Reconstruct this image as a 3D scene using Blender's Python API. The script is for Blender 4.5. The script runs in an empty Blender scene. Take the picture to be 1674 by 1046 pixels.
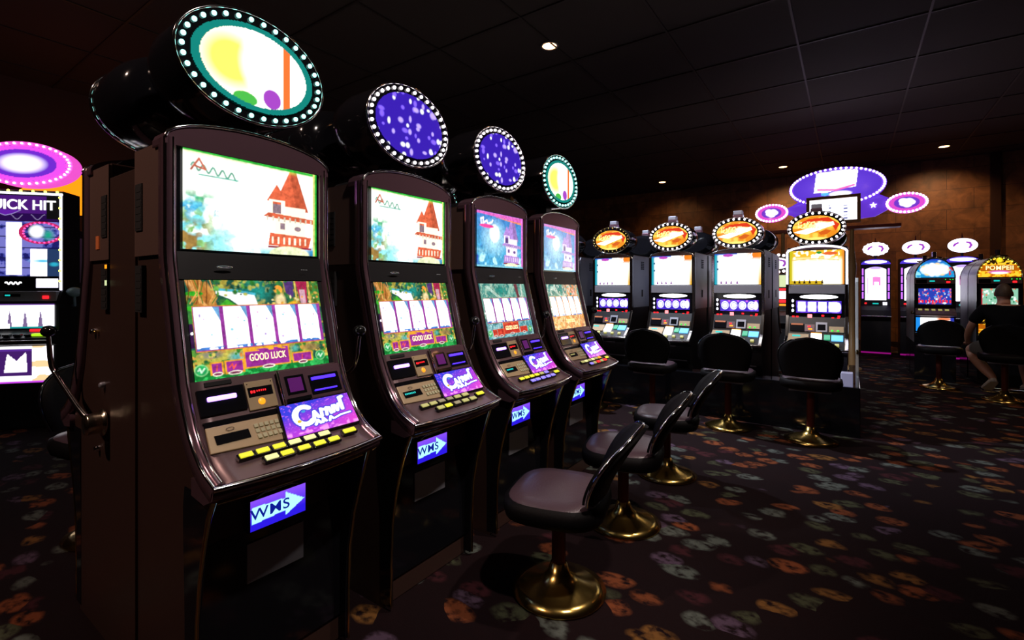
import bpy, math, random
import numpy as np
from mathutils import Vector, Matrix, Euler

random.seed(7)
PI = math.pi
C = bpy.context.scene.collection
R = math.radians

# ------------------------------------------------------------------ camera, world, exposure
FPX, YAW, EYE, HOR = 787.0, 35.0, 1.38, 471.0
cam_d = bpy.data.cameras.new('camera')
cam = bpy.data.objects.new('camera', cam_d)
C.objects.link(cam)
cam.location = (0, 0, EYE)
cam.rotation_euler = (R(90), 0, R(YAW))
cam_d.sensor_fit = 'HORIZONTAL'
cam_d.sensor_width = 36
cam_d.lens = 36 * FPX / 1674
cam_d.shift_y = -(523 - HOR) / 1674
cam_d.clip_start = 0.05
cam_d.clip_end = 100
bpy.context.scene.camera = cam
sc = bpy.context.scene
sc.view_settings.view_transform = 'Standard'
sc.view_settings.look = 'None'
sc.view_settings.exposure = 0.0
sc.view_settings.gamma = 1.0
sc.view_settings.use_curve_mapping = False
world = bpy.data.worlds.new('world')
sc.world = world
world.use_nodes = True
world.node_tree.nodes['Background'].inputs[0].default_value = (0.02, 0.012, 0.01, 1)
world.node_tree.nodes['Background'].inputs[1].default_value = 0.15


def spot(loc, power, color, size=110, blend=0.8, rad=0.06, aim=(0, 0, -1)):
    d = bpy.data.lights.new('downlight_beam', 'SPOT')
    d.energy = power; d.color = color; d.spot_size = R(size); d.spot_blend = blend; d.shadow_soft_size = rad
    o = bpy.data.objects.new('downlight_beam', d)
    C.objects.link(o); o.location = loc
    o.rotation_euler = Vector(aim).to_track_quat('-Z', 'Y').to_euler()
    return o


CEIL = 4.3
DOWN = [  # x, y, watts, colour, aim, cone
    (-1.3, 13.2, 160, (1, .56, .24), (0, .55, -1), 110), (1.6, 13.2, 110, (1, .58, .28), (0, .55, -1), 110),
    (-4.2, 13.2, 30, (1, .56, .24), (0, .5, -1), 110), (4.6, 13.2, 120, (1, .58, .28), (0, .5, -1), 110),
    (2.0, 6.6, 95, (1, .78, .62), (.1, .2, -1), 100),
    (.5, 1.0, 260, (1, .84, .76), (-2.0, .2, -3.3), 62), (.5, 2.9, 260, (1, .84, .76), (-2.0, .1, -3.3), 62),
    (-.9, 3.6, 120, (1, .86, .78), (-.1, 2.0, -3.3), 70),
    (-2.95, 5.0, 820, (.80, .85, 1), (.75, .8, -2.6), 88),  # added lamp with no known source, brightens the upright machines' side panels
    (-2.6, -1.5, 230, (1, .68, .55), (.2, 2.2, -2.2), 80),
]
for x, y, w, c_, a_, s_ in DOWN:
    spot((x, y, CEIL - .06), w, c_, s_, aim=a_)


# ------------------------------------------------------------------ helpers
def lin(h):
    h = h.lstrip('#')
    v = [int(h[i:i + 2], 16) / 255 for i in (0, 2, 4)]
    return tuple(((c + .055) / 1.055) ** 2.4 if c > .04045 else c / 12.92 for c in v)


def mat(name, col, metal=0.0, rough=0.5, emit=0.0, ecol=None, coat=0.0, bump=0.0, bscale=60, spec=0.5, vary=0.0):
    m = bpy.data.materials.new(name); m.use_nodes = True
    n = m.node_tree.nodes; l = m.node_tree.links
    b = n['Principled BSDF']
    if isinstance(col, str): col = lin(col)
    b.inputs['Base Color'].default_value = (*col, 1)
    b.inputs['Metallic'].default_value = metal
    b.inputs['Roughness'].default_value = rough
    b.inputs['Coat Weight'].default_value = coat
    b.inputs['Specular IOR Level'].default_value = spec
    if emit:
        e = ecol or col
        if isinstance(e, str): e = lin(e)
        b.inputs['Emission Color'].default_value = (*e, 1)
        b.inputs['Emission Strength'].default_value = emit
    if bump or vary:
        t = n.new('ShaderNodeTexCoord'); z = n.new('ShaderNodeTexNoise'); z.inputs['Scale'].default_value = bscale
        z.inputs['Detail'].default_value = 4
        l.new(t.outputs['Object'], z.inputs['Vector'])
        if bump:
            bp = n.new('ShaderNodeBump'); bp.inputs['Strength'].default_value = bump; bp.inputs['Distance'].default_value = .004
            l.new(z.outputs['Fac'], bp.inputs['Height']); l.new(bp.outputs['Normal'], b.inputs['Normal'])
        if vary:
            r = n.new('ShaderNodeMapRange'); r.inputs[3].default_value = max(.02, rough - vary); r.inputs[4].default_value = rough + vary
            l.new(z.outputs['Fac'], r.inputs[0]); l.new(r.outputs[0], b.inputs['Roughness'])
    return m


M = dict(
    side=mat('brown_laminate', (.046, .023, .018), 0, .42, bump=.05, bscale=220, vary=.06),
    sidelit=mat('brown_laminate_lit', (.12, .070, .058), 0, .42, bump=.05, bscale=220, vary=.06),  # lighter copy of the side laminate, light from above put into its colour
    bezel=mat('brown_metal_pink_reflection', (.21, .115, .15), .6, .22, coat=.4, vary=.02, bscale=30),  # pink reflections on the brown-purple metal are mixed into the base colour
    panel=mat('brown_panel_paint', (.16, .10, .11), .3, .34, vary=.05, bscale=30),
    bluegrey=mat('blue_grey_plastic', (.22, .32, .42), 0, .4),
    post=mat('pale_satin_metal', (.62, .72, .78), .25, .3),
    nickel=mat('warm_nickel', (.66, .58, .44), 1, .22),
    chrome=mat('chrome', (.78, .76, .76), 1, .1),
    gold=mat('brass', (.62, .42, .12), 1, .2),
    goldtrim=mat('brass_trim', (.70, .55, .22), 1, .16),
    black=mat('black_plastic', (.012, .012, .014), 0, .38, bump=.04, bscale=300),
    gloss=mat('black_gloss', (.006, .006, .008), 0, .1),
    matte=mat('black_matte', (.006, .005, .006), 0, .8),
    beige=mat('champagne_panel', (.46, .34, .20), .15, .38, vary=.05, bscale=60),
    key=mat('key_plastic', (.50, .48, .30), 0, .5),
    silver=mat('silver_cabinet', (.34, .36, .42), .6, .34, vary=.06, bscale=20),
    steel=mat('grey_cabinet', (.36, .37, .43), .3, .36, vary=.06, bscale=20),
    vinyl=mat('black_vinyl', (.004, .0035, .004), 0, .6, bump=.2, bscale=120, spec=.12),
    seat=mat('screen_lit_vinyl', (.07, .042, .055), 0, .34, bump=.2, bscale=120),  # maroon vinyl with the screens' light on the seat tops put into its colour
    pole=mat('dark_red_metal', (.14, .03, .02), .6, .3),
    wood=mat('sign_wood', (.34, .15, .05), 0, .4, bump=.1, bscale=40),
    redbeam=mat('red_beam', (.22, .03, .02), 0, .4, bump=.05),
    tan=mat('tan_post', (.42, .25, .10), 0, .4, bump=.05),
    skin=mat('skin', (.42, .20, .13), 0, .5, bump=.05, bscale=150),
    hair=mat('hair', (.055, .030, .016), 0, .6, bump=.6, bscale=90),
    tshirt=mat('black_cotton', (.003, .003, .004), 0, .95, bump=.2, bscale=200, spec=.1),
    shorts=mat('grey_cotton', (.16, .15, .14), 0, .85, bump=.2, bscale=200),
    shoe=mat('white_trainer', (.55, .48, .42), 0, .6, bump=.1, bscale=100),
    sole=mat('shoe_sole', (.38, .35, .32), 0, .6),
    ball=mat('black_knob', (.008, .008, .008), 0, .12),
    yellow=mat('lit_yellow_button', (.4, .4, .05), 0, .3, 1.0, '#e6e02a'),
    paleyellow=mat('lit_pale_button', (.4, .4, .2), 0, .3, 1.0, '#f0efa0'),
    dimyellow=mat('dim_yellow_button', (.4, .4, .2), 0, .3, .55, '#c8c46a'),
    bluebtn=mat('lit_blue_button', (.2, .2, .5), 0, .3, 1.2, '#8a78ff'),
    orange=mat('lit_orange_button', (.5, .2, .02), 0, .3, 1.3, '#ff9a1a'),
    redled=mat('red_led', (.3, 0, 0), 0, .4, 2.4, '#ff1a22'),
    hotred=mat('hot_red_led', (.3, .1, .1), 0, .4, 2.6, '#ff7a80'),
    greenled=mat('green_led', (0, .3, 0), 0, .4, 2.4, '#18e030'),
    tealled=mat('teal_led', (0, .2, .2), 0, .4, 1.2, '#16b8b0'),
    yellowled=mat('yellow_bulb', (.4, .4, .1), 0, .3, 3.0, '#e8f060'),
    bulb=mat('white_bulb', (.8, .8, .8), 0, .3, 3.5, '#fff2f8'),
    tealbulb=mat('teal_bulb', (.3, .7, .7), 0, .3, 2.6, '#9ff5ea'),
    pinkbulb=mat('pink_bulb', (.7, .2, .4), 0, .3, 2.4, '#ff3c86'),
    violetlamp=mat('violet_lamp', (.5, .3, .9), 0, .3, 5.0, '#a070ff'),
    whitelamp=mat('white_lamp', (.8, .8, .8), 0, .3, 3.2, '#ffffff'),
    violetglow=mat('violet_inner_lamp', (.2, .1, .6), 0, .3, 1.6, '#3a1cff'),
    magenta=mat('magenta_tube', (.5, .1, .5), 0, .3, 2.2, '#e23cff'),
    magentafloor=mat('magenta_floor_strip', (.3, .05, .2), 0, .3, .55, '#b01090'),
    purplecol=mat('purple_tube', (.4, .1, .6), 0, .3, 1.8, '#b060ff'),
    textcream=mat('cream_letters', (.8, .7, .4), 0, .5, 1.5, '#fff0a8'),
    textwhite=mat('white_letters', (.8, .8, .8), 0, .5, 2.2, '#ffffff'),
    textcyan=mat('cyan_letters', (.1, .1, .3), 0, .5, 1.0, '#0a1a90'),
    textgrey=mat('grey_letters', (.4, .4, .4), 0, .5, .35, '#c8c8c8'),
    orangeglow=mat('orange_lit_plastic', (.8, .3, .02), 0, .3, 1.5, '#ff8c10'),
    label=mat('orange_label', (.55, .17, .06), 0, .5, .12, '#c04a18'),
    greyled=mat('pale_green_panel', (.5, .5, .4), 0, .4, 1.1, '#c8d8a0'),
    rimglow=mat('white_lit_rim', (.8, .8, .9), 0, .3, 2.6, '#efeaff'),
    ledoff=mat('lamp_lens', (.8, .6, .4), 0, .4, 14.0, '#ffb070'),
    purplebody=mat('purple_sign_face', (.15, .06, .5), 0, .3, .75, '#6a38e0'),
    pinkrim=mat('pink_sign_rim', (.5, .1, .4), 0, .3, 1.1, '#e850c8'),
)


class MB:
    """collects vertices and faces for one mesh object"""
    def __init__(s):
        s.v = []; s.f = []; s.mi = []; s.sm = []; s.cur = 0; s.smooth = False; s.T = None

    def add(s, vs, fs, smooth=None):
        b = len(s.v)
        if s.T is not None: vs = [s.T @ Vector(v) for v in vs]
        s.v += [tuple(v) for v in vs]
        for f in fs:
            s.f.append([i + b for i in f]); s.mi.append(s.cur); s.sm.append(s.smooth if smooth is None else smooth)
        return s

    def box(s, x0, x1, y0, y1, z0, z1):
        return s.add([(x0, y0, z0), (x1, y0, z0), (x1, y1, z0), (x0, y1, z0), (x0, y0, z1), (x1, y0, z1), (x1, y1, z1), (x0, y1, z1)],
                     [(0, 3, 2, 1), (4, 5, 6, 7), (0, 1, 5, 4), (1, 2, 6, 5), (2, 3, 7, 6), (3, 0, 4, 7)])

    def loft(s, rings, cap=True, closed=True, smooth=None):
        n = len(rings[0]); vs = [p for r in rings for p in r]; fs = []
        for i in range(len(rings) - 1):
            for j in range(n if closed else n - 1):
                k = (j + 1) % n
                fs.append((i * n + j, i * n + k, (i + 1) * n + k, (i + 1) * n + j))
        s.add(vs, fs, smooth)
        if cap and closed:
            s.add(rings[0], [tuple(range(n))[::-1]], False); s.add(rings[-1], [tuple(range(n))], False)
        return s

    def prism_x(s, prof, x0, x1):      # prof: (y, z) list
        return s.loft([[(x, y, z) for y, z in prof] for x in (x0, x1)], smooth=False)

    def prism_y(s, prof, y0, y1):      # prof: (x, z)
        return s.loft([[(x, y, z) for x, z in prof] for y in (y0, y1)], smooth=False)

    def tube(s, path, r, n=10, smooth=True):
        path = [Vector(p) for p in path]; rings = []
        rs = r if isinstance(r, (list, tuple)) else [r] * len(path)
        up = None
        for i, p in enumerate(path):
            a = path[max(0, i - 1)]; b = path[min(len(path) - 1, i + 1)]
            d = (b - a).normalized()
            if up is None:
                up = d.orthogonal().normalized()
            up = (up - d * up.dot(d)).normalized(); q = d.cross(up)
            rings.append([p + (up * math.cos(2 * PI * k / n) + q * math.sin(2 * PI * k / n)) * rs[i] for k in range(n)])
        return s.loft(rings, smooth=smooth)

    def ellipsoid(s, c, r, nu=20, nv=12, smooth=True):
        rings = []
        for i in range(1, nv):
            a = PI * i / nv
            rings.append([(c[0] + r[0] * math.sin(a) * math.cos(2 * PI * j / nu), c[1] + r[1] * math.sin(a) * math.sin(2 * PI * j / nu), c[2] - r[2] * math.cos(a)) for j in range(nu)])
        s.loft(rings, cap=False, smooth=smooth)
        b = len(s.v)
        s.add(rings[0] + [(c[0], c[1], c[2] - r[2])], [(j, nu, (j + 1) % nu) for j in range(nu)], smooth)
        s.add(rings[-1] + [(c[0], c[1], c[2] + r[2])], [((j + 1) % nu, nu, j) for j in range(nu)], smooth)
        return s

    def lathe(s, prof, n=28, smooth=True):   # (r, z) about the z axis
        return s.loft([[(max(r, 1e-4) * math.cos(2 * PI * j / n), max(r, 1e-4) * math.sin(2 * PI * j / n), z) for j in range(n)] for r, z in prof], smooth=smooth)

    def build(s, name, mats, parent=None, bevel=0, loc=None, seg=2):
        me = bpy.data.meshes.new(name)
        me.from_pydata(s.v, [], s.f)
        if not isinstance(mats, (list, tuple)): mats = [mats]
        for m in mats: me.materials.append(m)
        me.polygons.foreach_set('material_index', s.mi)
        me.polygons.foreach_set('use_smooth', s.sm)
        me.update()
        o = bpy.data.objects.new(name, me); C.objects.link(o)
        if parent is not None: o.parent = parent
        if loc is not None: o.location = loc
        if bevel:
            md = o.modifiers.new('bevel', 'BEVEL'); md.width = bevel; md.segments = seg; md.limit_method = 'ANGLE'; md.angle_limit = R(40)
            md.harden_normals = False
        return o


def fixn(o):
    import bmesh
    bm = bmesh.new(); bm.from_mesh(o.data)
    bmesh.ops.recalc_face_normals(bm, faces=bm.faces); bm.to_mesh(o.data); bm.free()
    return o


def empty(name, loc=(0, 0, 0), rz=0, label=None, cat=None, group=None):
    o = bpy.data.objects.new(name, None); C.objects.link(o)
    o.location = loc; o.rotation_euler = (0, 0, rz); o.empty_display_size = .1
    tag(o, label, cat, group)
    return o


def tag(o, label=None, cat=None, group=None, kind=None):
    if label: o['label'] = label
    if cat: o['category'] = cat
    if group: o['group'] = group
    if kind: o['kind'] = kind
    return o


KIDS = {}


def copy_tree(o, parent=None, swap=None, skip=()):
    c = o.copy(); C.objects.link(c)
    c.parent = parent
    base = o.name.split('.')[0]
    if swap and o.data is not None and o.data.name in swap: c.data = swap[o.data.name]
    for ch in list(o.children):
        if ch.name.split('.')[0] in skip: continue
        copy_tree(ch, c, swap, skip)
    return c


def text(name, body, size, m, parent, T, spacing=1.0, extrude=.0006, shear=0, xs=1.0):
    cu = bpy.data.curves.new(name, 'FONT'); cu.body = body; cu.size = size; cu.align_x = 'CENTER'; cu.align_y = 'CENTER'
    cu.extrude = extrude; cu.space_character = spacing; cu.shear = shear; cu.offset = size * .012
    tmp = bpy.data.objects.new(name, cu); C.objects.link(tmp)
    dg = bpy.context.evaluated_depsgraph_get(); dg.update()
    me = bpy.data.meshes.new_from_object(tmp.evaluated_get(dg)); me.name = name
    bpy.data.objects.remove(tmp)
    me.transform(Matrix.Diagonal((xs, 1, 1, 1)))
    me.transform(T)
    me.materials.clear(); me.materials.append(m)
    o = bpy.data.objects.new(name, me); C.objects.link(o); o.parent = parent
    return o


# ------------------------------------------------------------------ artwork shown by the screens
def vnoise(X, Y, n, seed, asp=1.0):
    r = np.random.RandomState(seed); g = r.rand(int(n) + 3, int(n * asp) + 3)
    x = X * n * asp; y = Y * n
    i = np.clip(x.astype(int), 0, g.shape[1] - 2); j = np.clip(y.astype(int), 0, g.shape[0] - 2)
    fx = x - i; fy = y - j; fx = fx * fx * (3 - 2 * fx); fy = fy * fy * (3 - 2 * fy)
    return (g[j, i] * (1 - fx) + g[j, i + 1] * fx) * (1 - fy) + (g[j + 1, i] * (1 - fx) + g[j + 1, i + 1] * fx) * fy


def fbm(X, Y, n, seed, asp=1.0):
    return (vnoise(X, Y, n, seed, asp) * .55 + vnoise(X, Y, n * 2, seed + 1, asp) * .3 + vnoise(X, Y, n * 4, seed + 2, asp) * .15)


ART_MAT = {}


class Art:
    def __init__(s, w, h, bg):
        s.w, s.h = w, h
        s.X, s.Y = np.meshgrid(np.linspace(0, 1, w), np.linspace(0, 1, h))
        s.a = np.zeros((h, w, 3)) + np.array(s.c(bg))
        s.asp = w / h

    def paint(s, seed, amt=.55):
        """brushed mottling on the coloured areas and a soft edge to every shape"""
        n = fbm(s.X, s.Y, 26, seed, s.asp) - .5; n2 = fbm(s.X, s.Y, 50, seed + 9, s.asp) - .5
        wh = (s.a.min(axis=2) < 1.0)[..., None]
        s.a = s.a * np.where(wh, np.clip(1 + amt * 1.6 * n + amt * n2, .25, 1.9)[..., None], 1)
        b = s.a.copy()
        b[1:-1, 1:-1] = (s.a[1:-1, 1:-1] * 2 + s.a[:-2, 1:-1] + s.a[2:, 1:-1] + s.a[1:-1, :-2] + s.a[1:-1, 2:]) / 6
        s.a = b
        return s

    def c(s, col, k=1.0):
        v = lin(col) if isinstance(col, str) else col
        return tuple(x * k for x in v)

    def put(s, mask, col, k=1.0):
        mask = np.clip(mask, 0, 1)[..., None] if mask.dtype != bool else mask.astype(float)[..., None]
        s.a = s.a * (1 - mask) + np.array(s.c(col, k)) * mask
        return s

    def ell(s, cx, cy, rx, ry, col, k=1.0, soft=.08):
        d = np.sqrt(((s.X - cx) / rx) ** 2 + ((s.Y - cy) / ry) ** 2)
        return s.put(np.clip((1 - d) / soft, 0, 1), col, k)

    def ring(s, cx, cy, rx, ry, t, col, k=1.0):
        d = np.sqrt(((s.X - cx) / rx) ** 2 + ((s.Y - cy) / ry) ** 2)
        return s.put(np.abs(d - 1) < t, col, k)

    def rect(s, x0, x1, y0, y1, col, k=1.0):
        return s.put((s.X >= x0) & (s.X <= x1) & (s.Y >= y0) & (s.Y <= y1), col, k)

    def poly(s, pts, col, k=1.0):
        m = np.zeros(s.X.shape, bool); n = len(pts)
        for i in range(n):
            x1, y1 = pts[i]; x2, y2 = pts[(i + 1) % n]
            if y1 == y2: continue
            cnd = ((y1 > s.Y) != (y2 > s.Y)) & (s.X < (x2 - x1) * (s.Y - y1) / (y2 - y1) + x1)
            m ^= cnd
        return s.put(m, col, k)

    def line(s, pts, t, col, k=1.0):
        for (x1, y1), (x2, y2) in zip(pts, pts[1:]):
            dx, dy = (x2 - x1) * s.asp, y2 - y1; L = dx * dx + dy * dy + 1e-9
            px, py = (s.X - x1) * s.asp, s.Y - y1
            u = np.clip((px * dx + py * dy) / L, 0, 1)
            d = np.hypot(px - u * dx, py - u * dy)
            s.put(np.clip((t - d) / (t * .5), 0, 1), col, k)
        return s

    def speck(s, n, seed, cols, x0=0, x1=1, y0=0, y1=1, r=(.01, .03), k=1.0):
        q = random.Random(seed)
        for _ in range(n):
            rr = q.uniform(*r)
            s.ell(q.uniform(x0, x1), q.uniform(y0, y1), rr / s.asp * q.uniform(.7, 1.6), rr * q.uniform(.7, 1.6), q.choice(cols), k, .5)
        return s




def art_mat(strength, rough=.08):
    key = (strength, rough)
    if key in ART_MAT: return ART_MAT[key]
    m = bpy.data.materials.new('lit_artwork'); m.use_nodes = True
    n = m.node_tree.nodes; l = m.node_tree.links; b = n['Principled BSDF']
    b.inputs['Base Color'].default_value = (.01, .01, .01, 1); b.inputs['Roughness'].default_value = rough
    a = n.new('ShaderNodeAttribute'); a.attribute_name = 'art'
    l.new(a.outputs['Color'], b.inputs['Emission Color']); b.inputs['Emission Strength'].default_value = strength
    ART_MAT[key] = m
    return m


def art_mesh(name, art, fn, strength=1.0, mask=None):
    """grid mesh whose points fn(u,v) carry the artwork colours"""
    w, h = art.w, art.h
    vs = [fn(float(u), float(v)) for u, v in zip(art.X.ravel(), art.Y.ravel())]
    idx = np.arange(w * h).reshape(h, w)
    keep = np.ones((h - 1, w - 1), bool) if mask is None else mask[:-1, :-1] & mask[1:, 1:] & mask[1:, :-1] & mask[:-1, 1:]
    q = np.stack([idx[:-1, :-1], idx[:-1, 1:], idx[1:, 1:], idx[1:, :-1]], -1)[keep]
    me = bpy.data.meshes.new(name)
    me.from_pydata([tuple(v) for v in vs], [], q.tolist())
    at = me.color_attributes.new('art', 'FLOAT_COLOR', 'POINT')
    col = np.ones((w * h, 4)); col[:, :3] = art.a.reshape(-1, 3)
    at.data.foreach_set('color', col.ravel())
    me.materials.append(art_mat(strength)); me.update()
    return me


def art_obj(name, me, parent=None):
    o = bpy.data.objects.new(name, me); C.objects.link(o)
    if parent is not None: o.parent = parent
    return o


class Wide:
    """draws on an artwork with x stretched about cx"""
    def __init__(s, a, cx, k): s.a, s.cx, s.k = a, cx, k
    def m(s, x): return s.cx + (x - s.cx) * s.k
    def poly(s, p, *q): s.a.poly([(s.m(x), y) for x, y in p], *q)
    def rect(s, x0, x1, y0, y1, *q): s.a.rect(s.m(x0), s.m(x1), y0, y1, *q)
    def ell(s, x, y, rx, ry, *q): s.a.ell(s.m(x), y, rx * s.k, ry, *q)


def tower(a, roof, wall, win, cx=.76, k=1.0, kr=1.0):
    """a plain round turret with a pointed roof, windows and a balcony"""
    a = Wide(a, cx, 1.35)
    a.poly([(cx - .13, .50), (cx - .02, .98), (cx + .02, .98), (cx + .10, .52)], roof, kr)
    a.poly([(cx - .02, .98), (cx + .02, .98), (cx + .10, .52), (cx + .02, .54)], roof, kr * .7)
    a.rect(cx - .11, cx + .08, .18, .56, wall, k)
    a.poly([(cx - .16, .60), (cx - .10, .80), (cx - .03, .60)], roof, kr)
    a.rect(cx - .145, cx - .05, .44, .62, wall, k * 1.1)
    a.rect(cx - .125, cx - .075, .47, .60, win); a.rect(cx - .125, cx - .075, .575, .60, roof, kr)
    a.poly([(cx - .18, .42), (cx - .15, .47), (cx + .13, .44), (cx + .17, .38)], roof, kr * .9)
    for i in range(9): a.rect(cx - .16 + i * .034, cx - .15 + i * .034, .38, .43, wall, k * .55)
    a.rect(cx - .08, cx - .05, .29, .36, win); a.ell(cx + .03, .31, .022, .03, win)
    a.poly([(cx - .15, .10), (cx - .14, .24), (cx + .12, .22), (cx + .10, .08)], roof, kr)
    for i in range(7): a.rect(cx - .13 + i * .034, cx - .118 + i * .034, .12, .20, wall, k * .9)
    a.rect(cx - .15, cx + .12, .07, .095, '#a02840')
    a.ell(cx - .02, .0, .13, .10, '#e8f0c0', 1.4)


def top_art_day(w=280, h=190):
    a = Art(w, h, (1.6, 1.6, 1.5))
    n = fbm(a.X, a.Y, 7, 3, 1.4)
    a.put(np.clip((.34 - a.X + .15 * n) * 3, 0, 1) * np.clip((.62 - a.Y) * 5, 0, 1) * np.clip((n - .42) * 6, 0, 1), '#7fe0e8', 1.2)
    a.put(np.clip((.5 - a.X) * 4, 0, 1) * np.clip((.30 - a.Y) * 6, 0, 1) * np.clip((vnoise(a.X, a.Y, 9, 8) - .4) * 5, 0, 1), '#9aeaf4', 1.3)
    a.put(np.clip((.30 - a.X) * 6, 0, 1) * np.clip((vnoise(a.X, a.Y, 14, 21, 1.4) - .45) * 7, 0, 1) * np.clip(1 - np.abs(a.Y - .52) * 9, 0, 1), '#4fcf8a')
    a.put(np.clip((.26 - a.X) * 7, 0, 1) * np.clip((fbm(a.X, a.Y, 16, 88, 1.4) - .45) * 7, 0, 1) * np.clip((.50 - a.Y) * 6, 0, 1), '#8cc070', 1.1)
    a.put(np.clip((.36 - a.X) * 6, 0, 1) * np.clip((fbm(a.X, a.Y, 20, 15, 1.4) - .5) * 9, 0, 1) * np.clip(1 - np.abs(a.Y - .42) * 7, 0, 1), '#48b8e8', 1.1)
    a.put(np.clip((.20 - a.X) * 8, 0, 1) * np.clip((.34 - a.Y) * 8, 0, 1) * np.clip((vnoise(a.X, a.Y, 20, 5, 1.4) - .4) * 6, 0, 1), '#b08a48')
    a.put(np.clip((a.X - .82) * 8, 0, 1) * np.clip((.14 - a.Y) * 12, 0, 1), '#3aa0d8')
    a.put(np.clip((a.X - .3) * 4, 0, 1) * np.clip((.10 - a.Y) * 14, 0, 1) * (vnoise(a.X, a.Y, 12, 50) > .5), '#a8e6f0', 1.2)
    tower(a, '#f4704a', (1.5, 1.30, 1.0), '#9e8490', .79, 1.0, 1.0)
    a.put(np.clip((a.Y - .93) * 12, 0, 1) * (a.X > .0), '#d8e860', 1.2)
    a.line([(.0, 1.0), (.55, .99), (1, .985)], .022, '#30c840'); a.rect(.965, 1, 0, 1, '#e8f080'); a.rect(.985, 1, 0, 1, '#22b83a')
    # loose script logo upper left
    q = [(.05 + .30 * t, .84 + .035 * math.sin(t * 30) - .05 * t) for t in np.linspace(0, 1, 40)]
    a.line(q, .012, '#6fb39a'); a.line([(.05, .80), (.10, .92), (.14, .82), (.08, .84)], .014, '#d06a50'); a.line([(.10, .76), (.36, .76)], .010, '#58c0a8')
    return a.paint(5, .5)


def top_art_blue(w=200, h=136, pale=0.0):
    a = Art(w, h, '#57b8e8')
    a.put(np.clip(a.Y * 1.1 - .35, 0, 1), '#4a7fe0')
    a.put(np.clip(1 - np.hypot((a.X - .36) * 2.2, (a.Y - .55) * 1.7) * 1.5, 0, 1), '#c8f4ff', 1.3)
    a.ell(.36, .62, .12, .19, (1.8, 1.8, 1.8), 1, .4)
    n = fbm(a.X, a.Y, 8, 40, 1.4)
    a.put(np.clip((n - .5) * 8, 0, 1) * np.clip((.35 - a.Y) * 6, 0, 1), '#bff6ff', 1.3)
    a.put(np.clip((.42 - n) * 8, 0, 1) * np.clip((.22 - a.X) * 5, 0, 1) * np.clip((.5 - a.Y) * 4, 0, 1), '#3c5cc8')
    tower(a, '#b48ad8', (1.25, 1.05, 1.3), '#6a5096', .76, 1.0, 1.25)
    a.poly([(.0, 1), (1, 1), (1, .90), (0, .955)], '#e86cc8', 1.2); a.poly([(.35, .93), (1, .90), (1, .86), (.6, .90)], '#ff9a70', 1.1)
    a.rect(.965, 1, 0, 1, '#f07ae0', 1.2); a.rect(.0, 1, 0, .03, '#8ad8f0')
    a.line([(.09, .76), (.08, .86), (.13, .88), (.12, .78), (.20, .84), (.22, .78), (.30, .82), (.32, .86)], .022, (1.4, 1.3, 1.4))
    a.ell(.20, .74, .15, .035, '#ff4aa0', 1.2)
    a.paint(7, .45)
    if pale: a.a = a.a * (1 - pale) + np.array([1.0, 1.05, 1.3]) * pale
    return a


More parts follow.
